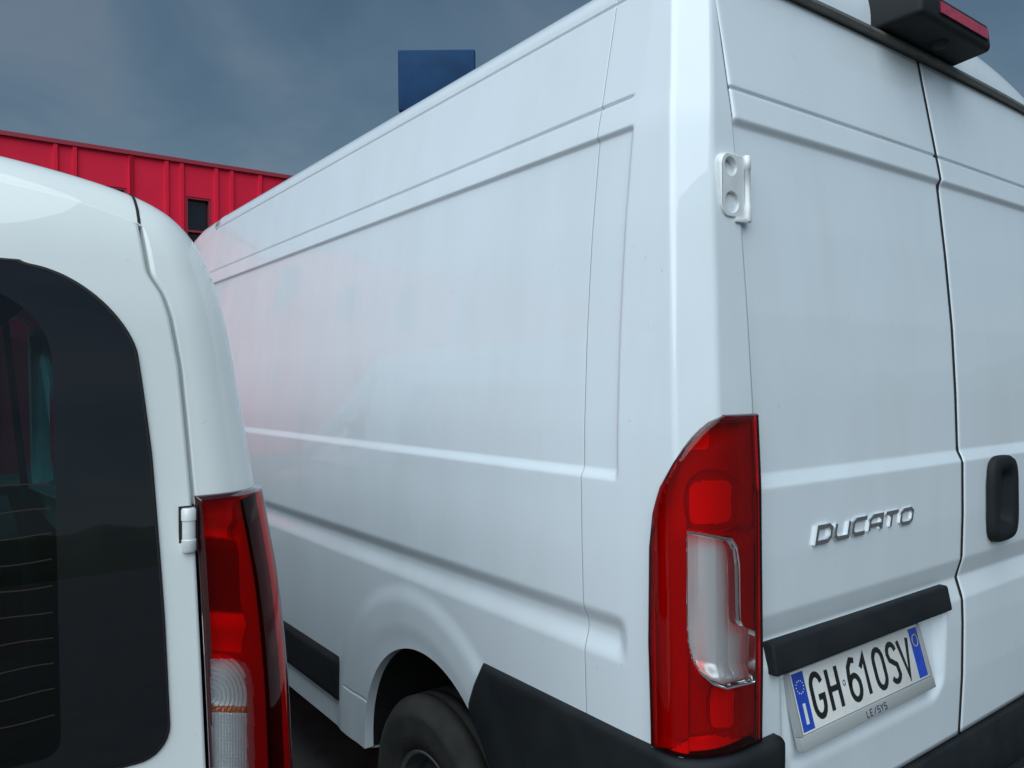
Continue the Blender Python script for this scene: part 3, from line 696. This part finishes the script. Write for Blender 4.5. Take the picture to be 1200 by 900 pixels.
# gutter and third brake light on the roof edge
t = np.linspace(1.255, 2*XC - 1.255, 60)
pr = [(1.020, 2.386), (.998, 2.386), (.994, 2.392), (.995, 2.400), (1.001, 2.404), (1.024, 2.405)]
q = MB(); q.grid(np.array([[(x, y + .012*((x-XC)/.84)**2, z - .010*(abs(x-XC)/.84)**4) for x in t] for y, z in pr])); q.build('gutter', 'gutter', van, sharp=40)
q = MB(); q.hexa([(1.8850, .900, 2.410), (2.2670, .900, 2.410), (2.3000, 1.09, 2.404), (1.8730, 1.09, 2.404), (1.8970, .903, 2.478), (2.2550, .903, 2.478), (2.2710, 1.12, 2.520), (1.8950, 1.12, 2.520)])
bl = q.build('brake_light', 'black', van, bevel=.014, seg=4)
q = MB(); q.hexa([(1.9700, .8985, 2.430), (2.2350, .8985, 2.430), (2.2350, .903, 2.430), (1.9700, .903, 2.430), (1.9700, .8990, 2.462), (2.2350, .8990, 2.462), (2.2350, .904, 2.462), (1.9700, .904, 2.462)]); q.build('brake_lens_frame', 'black', bl, bevel=.001)
q = MB(); q.hexa([(1.9730, .8955, 2.432), (2.2310, .8955, 2.432), (2.2310, .8975, 2.432), (1.9730, .8975, 2.432), (1.9730, .8965, 2.459), (2.2310, .8965, 2.459), (2.2310, .8985, 2.459), (1.9730, .8985, 2.459)]); q.build('brake_lens', 'brakered', bl, smooth=False)
q = MB(); q.lathe([(.001, -.012), (.016, -.010), (.024, 0), (.026, .006)], (2.0950, .958, 2.407), axis='z', n=20); q.build('camera_dome', 'rubber', bl)

# ================================================================== the smaller white car on the left
CX = -.455
car = thing('parked_car', 'white compact car with tall red tail lamp and dark rear window beside the van', 'car', (CX, 3.3, 0))
sec2 = np.array([(.38,.28),(.432,.5),(.447,.8),(.449,.95),(.446,1.08),(.433,1.25),(.411,1.377),(.391,1.52),(.374,1.64),(.352,1.72),(.325,1.775),(.285,1.812),(.235,1.832),(.16,1.850),(.06,1.866),(-.12,1.877),(CX,1.882)])
dd = np.concatenate([[0], np.cumsum(np.linalg.norm(np.diff(sec2, axis=0), axis=1))])
def smooth_curve(p, d, n, k):
    s = np.linspace(0, d[-1], n); q = np.stack([np.interp(s, d, p[:, i]) for i in (0, 1)], -1); w = np.hanning(2*k+3); w /= w.sum()
    r = np.stack([np.convolve(np.pad(q[:, i], k+1, mode='reflect', reflect_type='odd'), w, mode='valid') for i in (0, 1)], -1); return r
SC = smooth_curve(sec2, dd, 260, 9)
tg = np.gradient(SC, axis=0); tg /= np.linalg.norm(tg, axis=1)[:, None]; SN = np.stack([tg[:, 1], -tg[:, 0]], -1)
car_yr = smooth_table([.2,.55,.75,1.0,1.15,1.3,1.65,1.75,1.80,1.9], [1.06,1.06,1.10,1.118,1.128,1.142,1.182,1.202,1.22,1.26], .06)
SRC = np.interp(SC[:, 1], [.3, 1.0, 1.3, 1.4, 1.5, 1.57, 1.64, 1.72, 1.80, 1.83], [.122, .122, .107, .096, .090, .085, .080, .070, .050, .050])
seam_x = smooth_table([.2,.9,1.0,1.303,1.4,1.497,1.57,1.64,1.672,1.70,1.776,1.83], [.304,.304,.304,.299,.2955,.2905,.286,.276,.267,.250,.242,.236], .012)
NF = 26; NX = 40
carG = []; seamcol = None
for i in range(len(SC)):
    P0, n0, r0 = SC[i], SN[i], SRC[i]; row = []
    for y in (3.6, 3.2, 2.8, 2.4, 2.0, 1.7, 1.5): row.append((P0[0], y, P0[1]))
    for ph in np.linspace(0, np.pi/2, NF):
        q = P0 - n0 * r0 * (1 - math.cos(ph)); row.append((q[0], float(car_yr(q[1])) + r0 * (1 - math.sin(ph)), q[1]))
    q = P0 - n0 * r0
    # inner columns: to the door gap, over the gap, to the centre line
    xs = min(float(seam_x(q[1])), q[0] - .004)
    gap = [q[0] - (q[0] - xs - .0035) * t for t in (.25, .5, .75, 1.0)] + [xs + .0025, xs + .0018, xs - .0018, xs - .0025, xs - .0036, xs - .008]
    inn = xs - .008 - (xs - .008 - CX) * np.linspace(0, 1, NX)[1:]
    for k, x in enumerate(list(gap) + list(inn)):
        y = float(car_yr(q[1])); h = .0
        fl = 1.0 if q[0] - .004 > float(seam_x(q[1])) else 0.0
        if k in (5, 6): h = .016*fl
        elif k in (4, 7): h = .004*fl
        elif k >= 8: h = -.004                          # the door stands slightly proud of the pillar
        dz = 0
        row.append((x, y + h + .0*(x), q[1]))
    carG.append(row)
carG = np.array(carG)
kg = 7 + NF + 6                                          # gap column index
cen = (carG[:-1, :-1] + carG[1:, 1:]) / 2
jj = np.arange(carG.shape[1] - 1)[None, :]
# openings: rear window, tail lamp
def win_right(z):
    base = np.interp(z, [1.05, 1.08, 1.23, 1.45, 1.60, 1.72], [.2535, .2530, .2495, .2400, .2265, .211])
    top = 1.704; bot = 1.052
    cr, cb = .115, .04
    t = np.clip((z - (top - cr)) / cr, 0, 1); base = base - cr * (1 - np.sqrt(np.clip(1 - t**2, 0, 1)))
    t = np.clip(((bot + cb) - z) / cb, 0, 1); base = base - cb * (1 - np.sqrt(np.clip(1 - t**2, 0, 1)))
    return base
WT, WB = 1.704, 1.052
def win_top(x): return WT - .05*np.clip((x - .05)/.15, 0, 1)**2*0
hole = (cen[..., 2] < WT - .035) & (cen[..., 2] > WB + .03) & (cen[..., 0] < win_right(cen[..., 2] + .022) - .014) & (jj > kg + 3)
ZL1 = 1.388
lampc = (cen[..., 2] < ZL1 - .012) & (cen[..., 2] > .90) & (jj < kg) & (jj >= 10)
sidehole = (cen[..., 2] > 1.17) & (cen[..., 2] < 1.60) & (jj >= 1) & (jj <= 3)
kp = ~hole & ~lampc & ~sidehole
isdoor = np.broadcast_to(jj >= kg, kp.shape)
def mirc(P): Q = np.array(P, float); Q[..., 0] = 2*CX - Q[..., 0]; return Q
b = MB(); b.grid(carG, kp & ~isdoor); b.grid(mirc(carG), kp & ~isdoor, flip=True)
# front body: lower hull and bonnet
fs = []
low = SC[SC[:, 1] < 1.12]
for y, zt, w in ((3.6, 1.12, 1), (4.0, 1.10, 1), (4.35, 1.08, .995), (4.7, 1.03, .98), (5.1, .96, .94), (5.35, .86, .86), (5.42, .62, .8), (5.40, .35, .78)):
    s = np.concatenate([low[::6], [[CX + (low[-1, 0]-CX)*t, 1.12 + .05*(1-t)] for t in (.9, .7, .5, .25, 0)]])
    z = .28 + (s[:, 1] - .28) * (zt - .28)/(1.12 - .28); fs.append(np.stack([CX + (s[:, 0]-CX)*w, np.full(len(z), y), z], -1))
fs = np.array(fs); mkf = np.ones((len(fs)-1, fs.shape[1]-1), bool); mkf[:2, len(low[::6]):] = False
b.grid(fs, mkf); b.grid(mirc(fs), mkf, flip=True)
cbody = b.build('body', 'car', car)
for f_ in (lambda p: p, mirc):
    pts = []
    for c_ in range(7 + NF - 1, 6, -1):
        col = carG[150:, c_]; k_ = int(np.argmin(np.abs(col[:, 0] - .2415) + 9*(col[:, 2] < 1.76))); pts.append((col[k_], c_))
    st_ = []
    for dx_ in (-.0022, .0022):
        st_.append([(.2415 + dx_, p[1] - .0012*math.cos(1.0), float(np.interp(.2415 + dx_, carG[170:, c_, 0][::-1], carG[170:, c_, 2][::-1])) + .0012) for p, c_ in pts])
    q = MB(); q.grid(f_(np.array(st_))); q.build('door_gap_strip', 'rubber', car)  # dark strip laid on the skin in place of the shaded door gap
d1 = MB(); d1.grid(carG, kp & isdoor); door1 = d1.build('rear_door', 'car', car)
md = mirc(carG); md2 = MB(); md2.grid(md, kp & isdoor & (jj < carG.shape[1]-1), flip=True); door2 = md2.build('rear_door', 'car', car)
# A-pillars, windscreen, side glass, interior
for s in (1, -1):
    q = MB(); w = .035
    for (p, r_) in (((CX+s*.80, 3.55, 1.74), (CX+s*.88, 4.38, 1.09)),):
        q.hexa([(p[0]-w, p[1]-.03, p[2]), (p[0]+w, p[1]-.03, p[2]), (r_[0]+w, r_[1]-.05, r_[2]), (r_[0]-w, r_[1]-.05, r_[2]), (p[0]-w, p[1]+.04, p[2]+.03), (p[0]+w, p[1]+.04, p[2]+.03), (r_[0]+w, r_[1]+.04, r_[2]+.01), (r_[0]-w, r_[1]+.04, r_[2]+.01)])
    q.build('windscreen_pillar', 'car', car, bevel=.01)
    q = MB(); q.add([(CX+s*.87, 3.6, 1.12), (CX+s*.885, 4.32, 1.12), (CX+s*.80, 3.6, 1.72)], [(0, 1, 2)]); q.build('front_window', 'screen', car, smooth=False)
    # dark side glass laid on the body
    zz_ = np.linspace(1.15, 1.62, 12); yy_ = np.linspace(1.95, 3.25, 12); Yg, Zg = np.meshgrid(yy_, zz_)
    Xg = np.interp(Zg, SC[SC[:,1]<1.78][:,1], SC[SC[:,1]<1.78][:,0]) + .004; P = np.stack([Xg, Yg, Zg], -1)
    q = MB(); q.grid(P if s > 0 else mirc(P)); q.build('side_window', 'screen', car)
q = MB(); q.add([(CX-.86, 4.36, 1.10), (CX+.86, 4.36, 1.10), (CX+.78, 3.6, 1.72), (CX+.5, 3.60, 1.80), (CX-.5, 3.60, 1.80), (CX-.78, 3.6, 1.72)], [(0,1,2,3,4,5)]); q.build('windscreen', 'screen', car, smooth=False)
q = MB(); xa, xb = CX-.74, CX+.74
q.add([(xa,1.32,.5),(xb,1.32,.5),(xb,3.62,.5),(xa,3.62,.5),(xa+.06,1.40,1.78),(xb-.06,1.40,1.78),(xb-.06,3.58,1.78),(xa+.06,3.58,1.78),(xb,4.3,1.05),(xa,4.3,1.05),(xb,3.62,.95),(xa,3.62,.95)],
      [(0,1,2,3),(4,7,6,5),(10,8,9,11)])
for x_, xt_ in ((xa, xa+.06), (xb, xb-.06)):
    q.add([(x_,1.32,.5),(x_,3.62,.5),(x_,3.62,1.14),(x_,1.32,1.14)], [(0,1,2,3)]); q.add([(x_,1.34,1.141),(x_,2.0,1.141),(xt_,2.0,1.779),(xt_,1.40,1.779)], [(0,1,2,3)]); q.add([(x_,3.25,1.141),(x_,3.6,1.141),(xt_,3.58,1.779),(xt_,3.25,1.779)], [(0,1,2,3)])
q.build('cabin_trim', 'trim', car, smooth=False)
for s in (-1, 1):
    q = MB(); q.hexa([(CX+s*.36-.22,2.62,.55),(CX+s*.36+.22,2.62,.55),(CX+s*.36+.22,2.76,.55),(CX+s*.36-.22,2.76,.55),(CX+s*.36-.19,2.48,1.18),(CX+s*.36+.19,2.48,1.18),(CX+s*.36+.19,2.60,1.18),(CX+s*.36-.19,2.60,1.18)]); seat = q.build('front_seat', 'trim', car, bevel=.05, seg=3)
    q = MB(); q.box((CX+s*.36-.12, 2.49, 1.22), (CX+s*.36+.12, 2.58, 1.42)); q.build('headrest', 'trim', seat, bevel=.035, seg=3)
# rear window: dark printed border, tinted pane, heater wires
def window(mir, dpar):
    f = mirc if mir else (lambda p: p)
    zr = np.concatenate([WB + .05*(1-np.cos(np.linspace(0, np.pi/2, 14))), np.linspace(WB+.06, WT-.12, 40), WT - .115*(1-np.sin(np.linspace(0, np.pi/2, 22)))])
    L = CX + .045; xi, zi, ri = .128, 1.672, .10
    outp = [(float(win_right(z)), float(z - .016*np.clip(win_right(z)/.2, 0, 1.3)**2*sstep(1.5, 1.70, z))) for z in zr]
    outp += [(x, WT) for x in np.linspace(outp[-1][0] - .004, L + .02, 30)] + arc(L + .02, WT - .02, .02, .02, 90, 180, 6) + arc(L + .02, WB + .02, .02, .02, 180, 270, 6)
    outp = np.array(outp)
    inp = np.array(arc(xi - ri, zi - ri, ri, ri, 0, 90, 14) + arc(L + .10, zi - .02, .02, .02, 90, 180, 5) + arc(L + .10, 1.105, .02, .02, 180, 270, 5) + arc(xi - .02, 1.105, .02, .02, 270, 360, 6))
    c0 = np.array([-.14, 1.385]); NA = 420; th = np.linspace(0, 2*np.pi, NA + 1)
    def radial(poly):
        r_ = np.zeros(NA + 1)
        A = poly - c0; B = np.roll(A, -1, 0)
        for k, t_ in enumerate(th):
            d = np.array([math.cos(t_), math.sin(t_)]); e = B - A; den = d[0]*e[:, 1] - d[1]*e[:, 0]; den = np.where(np.abs(den) < 1e-12, 1e-12, den)
            tt_ = (A[:, 0]*e[:, 1] - A[:, 1]*e[:, 0]) / den; uu = (A[:, 0]*d[1] - A[:, 1]*d[0]) / den
            ok = (tt_ > 0) & (uu >= -1e-6) & (uu <= 1 + 1e-6); r_[k] = tt_[ok].max() if ok.any() else r_[k-1]
        return r_
    ro, rn = radial(outp), radial(inp); dirs = np.stack([np.cos(th), np.sin(th)], -1)
    def ringgrid(ra, rb, n_):
        P = []
        for t_ in np.linspace(0, 1, n_):
            q2 = c0 + dirs * (ra + (rb - ra) * t_)[:, None]; P.append(np.stack([q2[:, 0], car_yr(q2[:, 1]) - .0065, q2[:, 1]], -1))
        return np.array(P)
    q = MB(); q.grid(f(ringgrid(rn, ro, 16))); wo = q.build('window', 'frit', car); wo.parent = dpar
    q = MB(); q.grid(f(ringgrid(rn*.02, rn, 24))); o = q.build('window_pane', 'glass', car); o.parent = dpar
    ring = ringgrid(rn, ro, 2)[1]
    # rubber edge
    dirn = np.zeros_like(ring); dirn[:, 0] = dirs[:, 0]; dirn[:, 2] = dirs[:, 1]
    strip = np.array([ring + np.array([0, -.0004, 0]), ring + dirn*.0035 + np.array([0, -.0008, 0]), ring + dirn*.0048 + np.array([0, .004, 0])])
    q = MB(); q.grid(f(strip)); o = q.build('window_seal', 'rubber', car); o.parent = dpar
    for k, zc in enumerate(np.linspace(1.135, 1.42, 10)):
        xw = np.linspace(L + .085, xi - .006, 40); zw = zc + .0012*np.sin(xw*60 + k)
        yw = car_yr(zw) - .0069
        st_ = np.array([np.stack([xw, yw, zw - .0008], -1), np.stack([xw, yw, zw + .0008], -1)]); q = MB(); q.grid(f(st_)); o = q.build('heater_wire', 'wire', car, smooth=False); o.parent = dpar
window(False, door1); window(True, door2)
# door hinge beside the lamp
def car_hinge(z, mir, dpar):
    f = mirc if mir else (lambda p: p)
    y = float(car_yr(z)); x = .2870
    q = MB(); q.lathe([(.001, .0305), (.008, .0305), (.0098, .028), (.0098, .0135), (.0088, .0125), (.0088, -.0125), (.0098, -.0135), (.0098, -.028), (.008, -.0305), (.001, -.0305)], f(np.array([x, y - .008, z])), axis='z', n=24); o = q.build('hinge', 'hinge', car, sharp=40); o.parent = dpar
    q = MB(); q.box((x-.0125, y-.006, z-.033), (x+.0125, y-.0045, z+.033)); qq = f(np.concatenate(q.v)); q.v = [qq]; o = q.build('hinge_gasket', 'rubber', car, smooth=False); o.parent = dpar
car_hinge(1.343, False, door1); car_hinge(1.343, True, door2); car_hinge(.72, False, door1); car_hinge(.72, True, door2)
# tail lamp of the car
def car_lamp(mir):
    f = mirc if mir else (lambda p: p)
    z0 = .885; zr = np.concatenate([np.linspace(z0, ZL1-.045, 260), ZL1 - .043*(1-np.sin(np.linspace(0, np.pi/2, 24)))])
    nu = 210; O = []; I = []
    for z in zr:
        x_s = float(np.interp(z, SC[:200, 1], SC[:200, 0])); rcx = float(np.interp(z, [1.0, 1.3, 1.4], [.122, .107, .096]))
        xl = float(np.interp(z, [.88, 1.0, 1.303, 1.4], [.3070, .3070, .3015, .2975])); yb = float(car_yr(z))
        arcp = [(x_s - rcx + rcx*math.sin(p), yb + rcx*(1-math.cos(p))) for p in np.linspace(0, np.pi/2, 60)]
        end = np.interp(z, [ZL1-.05, ZL1-.025, ZL1], [1.38, 1.355, 1.21])
        seq = np.array([(xl, yb)] + [p for p in arcp if p[0] > xl + .001] + [(x_s, y) for y in np.linspace(yb + rcx + .01, 1.40, 12)])
        d = np.concatenate([[0], np.cumsum(np.linalg.norm(np.diff(seq, axis=0), axis=1))])
        # end of this row: where Y reaches 'end'
        k = np.argmax(seq[:, 1] >= end); k = k if k > 0 else len(seq) - 1
        L = d[k]; s = (.3*(.5-.5*np.cos(np.linspace(0, np.pi, nu))) + .7*np.linspace(0, 1, nu)) * L
        q = np.stack([np.interp(s, d, seq[:, 0]), np.interp(s, d, seq[:, 1])], -1); tg = np.gradient(q, axis=0); tg /= np.linalg.norm(tg, axis=1)[:, None]
        nm = np.stack([tg[:, 1], -tg[:, 0]], -1); nm[(nm @ np.array([.7, -.7])) < 0] *= -1
        e = np.minimum(np.minimum(s, L - s), np.minimum(ZL1 - z, z - z0)); off = .001 + .010*np.sqrt(np.clip(1-(1-np.clip(e/.012, 0, 1))**2, 0, 1))
        O.append(np.concatenate([q + nm*off[:, None], np.full((nu, 1), z)], 1)); I.append(np.concatenate([q, nm, np.full((nu, 1), z), e[:, None]], 1))
    O = np.array(O); I = np.array(I); cc = (O[:-1,:-1]+O[1:,1:])/2; px, py = proj(cc)
    clr = in_poly(px, py, [(246,772),(272,772),(286,776),(293,786),(297,805),(299,900),(299,960),(250,960),(248,850)]) & (cc[..., 1] < 1.2)
    ee = (I[:-1,:-1,5] + I[1:,1:,5])/2; border = ((ee < .005) | ((I[:-1,:-1,1] < 1.2) & (ee < .007))) & ~clr
    root = bpy.data.objects.new('tail_lamp', None); COL.objects.link(root); root.parent = car
    for nm_, mk, ma in (('red_lens', ~clr & ~border, 'redlens2'), ('clear_lens', clr, 'clear'), ('lens_border', border, 'rim_red')):
        q = MB(); q.grid(f(O), mk); o = q.build(nm_, ma, car); o.parent = root
    q_, nm_, zz_ = I[..., :2], I[..., 2:4], I[..., 4]; px, py = proj(np.concatenate([q_, zz_[..., None]], -1))
    C = in_poly(px, py, [(246,772),(272,772),(286,776),(293,786),(297,805),(299,960),(250,960),(248,850)]) & (q_[..., 1] < 1.2)
    wall = sstep(.003, .015, I[..., 5]); dep = .003 + .022*wall
    r = np.hypot(px - 247, (py - 818)*1.0); fres = .0022*np.sin(r*1.15)*(py < 835) + .0016*np.sin(px*1.7)*(py >= 835) + .0008*np.sin(py*1.5)*(py >= 835)
    dep = np.where(C, .012 + fres, dep); dep = dep + wall*(.012*np.exp(-((py-625)/12)**2)*(px < 300)*(~C) - .010*np.exp(-((py-735)/16)**2)*(~C)*(px < 298))
    hp = np.concatenate([q_ - nm_*dep[..., None], zz_[..., None]], -1)
    pc, yc = (px[:-1,:-1]+px[1:,1:])/2, (py[:-1,:-1]+py[1:,1:])/2; Cc = C[:-1,:-1]; onrear = q_[:-1,:-1,1] < 1.19
    amber = Cc & (yc > 830) & (yc < 838)
    bright = (((yc > 585) & (yc < 632) & (pc < 290)) | ((yc > 722) & (yc < 768) & (pc < 297))) & onrear & ~Cc
    dark = ((yc > 634) & (yc < 720) & (pc < 297)) & onrear & ~Cc
    for n2, mk, ma in (('reflector', Cc & ~amber, 'reflector'), ('amber_reflector', amber, 'amber'), ('reflector_bowl', bright, 'bowl'), ('lamp_shade', dark, 'lampdark'), ('lamp_housing', ~(Cc | bright | dark), 'satin')):
        if not mk.any(): continue
        q = MB(); q.grid(f(hp), mk); o = q.build(n2, ma, car); o.parent = root
car_lamp(False); car_lamp(True)
# lower rear: bumper, wheels
q = MB(); bz2 = np.linspace(.30, .62, 8); R = []
for z in bz2:
    x_s = float(np.interp(z, SC[:200,1], SC[:200,0])) + .012; yb = float(car_yr(z)) - .03; rr_ = .16
    half = [(x_s, 1.55), (x_s, yb+rr_)] + [(x_s - rr_ + rr_*math.cos(p), yb + rr_ - rr_*math.sin(p)) for p in np.linspace(0, np.pi/2, 12)]
    half = np.array(half); R.append(np.concatenate([np.concatenate([half, np.stack([2*CX-half[::-1,0], half[::-1,1]], -1)]), np.full((2*len(half), 1), z)], 1))
last = R[-1].copy(); last[:, 1] += .04; last[:, 0] = CX + (last[:, 0]-CX)*.97; last[:, 2] += .012; R.append(last)
q.grid(np.array(R)); q.build('rear_bumper', 'black', car)
q = MB(); q.box((CX-.84, 1.35, .26), (CX+.84, 5.2, .34)); q.build('underbody', 'dark', car, smooth=False)
for yy in (1.95, 4.65):
    wheel(car, CX + .915, yy, .31, 1, tw=.19, rim=.19); wheel(car, CX - .915, yy, .31, -1, tw=.19, rim=.19)
    for s in (-1, 1):
        th2 = np.linspace(0, np.pi, 30); rings = [[(CX + s*(x0), yy + r_*math.cos(t), .31 + r_*math.sin(t)) for t in th2] for x0, r_ in ((.930, .345), (.932, .365), (.926, .375))]
        q = MB(); q.grid(np.array(rings)); q.build('wheel_arch', 'black', car)

# ================================================================== red clad building
BY = 17.0
def bx(px, py=200): return on_y(px, py, BY)
ztop = bx(160, 180)[2]
bld = thing('red_building', 'long red metal clad industrial building with vertical ribs behind the parked vehicles', 'building', (6, BY + 8, 0))
x_l, x_r = -26.0, 34.0
wz1 = bx(232, 231.5)[2]; wz0 = wz1 - 1.35
p1 = bx(217.5)[0]; p2 = bx(247)[0]; wins = []
w2 = bx(148)[0]; per = p2 - w2; 
k = -7
for k in range(-8, 9):
    a_ = p1 + k*per
    if x_l + 1 < a_ < x_r - 1.5: wins.append((a_, a_ + (p2 - p1)))
q = MB(); xs_ = [x_l] + [v for w in wins for v in w] + [x_r]
for i in range(0, len(xs_) - 1):
    if i % 2 == 0: q.add([(xs_[i], BY, 0), (xs_[i+1], BY, 0), (xs_[i+1], BY, ztop), (xs_[i], BY, ztop)], [(0,1,2,3)])
    else:
        q.add([(xs_[i], BY, 0), (xs_[i+1], BY, 0), (xs_[i+1], BY, wz0), (xs_[i], BY, wz0)], [(0,1,2,3)]); q.add([(xs_[i], BY, wz1), (xs_[i+1], BY, wz1), (xs_[i+1], BY, ztop), (xs_[i], BY, ztop)], [(0,1,2,3)])
q.add([(x_l, BY, 0), (x_l, BY+16, 0), (x_l, BY+16, ztop), (x_l, BY, ztop), (x_r, BY, 0), (x_r, BY+16, 0), (x_r, BY+16, ztop), (x_r, BY, ztop)], [(0,1,2,3),(4,7,6,5),(1,5,6,2),(3,2,6,7)])
q.build('wall', 'redwall', bld, smooth=False)
q = MB(); q.box((x_l-.05, BY-.07, ztop-.05), (x_r+.05, BY+.25, ztop+.03)); q.build('roof_flashing', 'redcap', bld, smooth=False)
for a_, b_ in wins:
    q = MB(); q.box((a_-.02, BY+.14, wz0-.02), (b_+.02, BY+.16, wz1+.02)); w = q.build('window', 'winglass', bld, smooth=False)
    q = MB()
    for (c, d, e_, f_) in ((a_, a_+.04, wz0, wz1), (b_-.04, b_, wz0, wz1), (a_+.04, b_-.04, wz0, wz0+.04), (a_+.04, b_-.04, wz1-.04, wz1), (a_+.04, b_-.04, wz0+.62, wz0+.66)): q.box((c, BY+.015, e_), (d, BY+.13, f_))
    q.build('window_frame', 'redcap', w, smooth=False)
ribpx = [(65, 88), (132, 152), (195, 213), (253, 273)]
pairs = [(bx(a)[0], bx(b)[0]) for a, b in ribpx]; sp = (pairs[-1][0] - pairs[0][0]) / 3; gap_ = np.mean([b - a for a, b in pairs])
rib_me = None
for k in range(-26, 28):
    for g_ in (0, gap_):
        x = pairs[0][0] + k*sp + g_
        if not (x_l + .2 < x < x_r - .2): continue
        inwin = any(a_ - .07 < x < b_ + .07 for a_, b_ in wins)
        if rib_me is None:
            h = ztop - .06; rb = MB(); rb.hexa([(-.055,0,0),(.055,0,0),(.055,.0,h),(-.055,.0,h),(-.032,-.05,0),(.032,-.05,0),(.032,-.05,h),(-.032,-.05,h)])
            o = rb.build('rib', 'redwall', None, smooth=False); rib_me = o.data; o.parent = bld
        else:
            o = bpy.data.objects.new('rib', rib_me); COL.objects.link(o); o.parent = bld
        if inwin: x = min(((abs(x - v), v) for w in wins for v in (w[0] - .08, w[1] + .08)))[1]
        o.location = (x - 6, -8.0, 0.0)

# ================================================================== blue sign behind the van
SY = 26.0
s0 = on_y(466, 58, SY); s1 = on_y(566, 58, SY)
sg = thing('blue_sign', 'plain dark blue sign board raised high on a pole behind the van roof', 'sign', ((s0[0]+s1[0])/2, SY, 0))
q = MB(); sw = 2.9; cs = [s0 + hx*a_ + fw*b_ + np.array([0, 0, c_]) for c_ in (-2.3, 0) for a_, b_ in ((0, 0), (sw, 0), (sw, .24), (0, .24))]
q.hexa(cs); q.build('sign_board', 'bluesign', sg, bevel=.07, seg=3)
sc_ = s0 + hx*sw/2 + fw*.12
q = MB(); q.lathe([(.16, 0), (.14, s0[2]-2.28), (.001, s0[2]-2.27)], (sc_[0], sc_[1], 0), axis='z', n=24); q.build('pole', 'pole', sg)
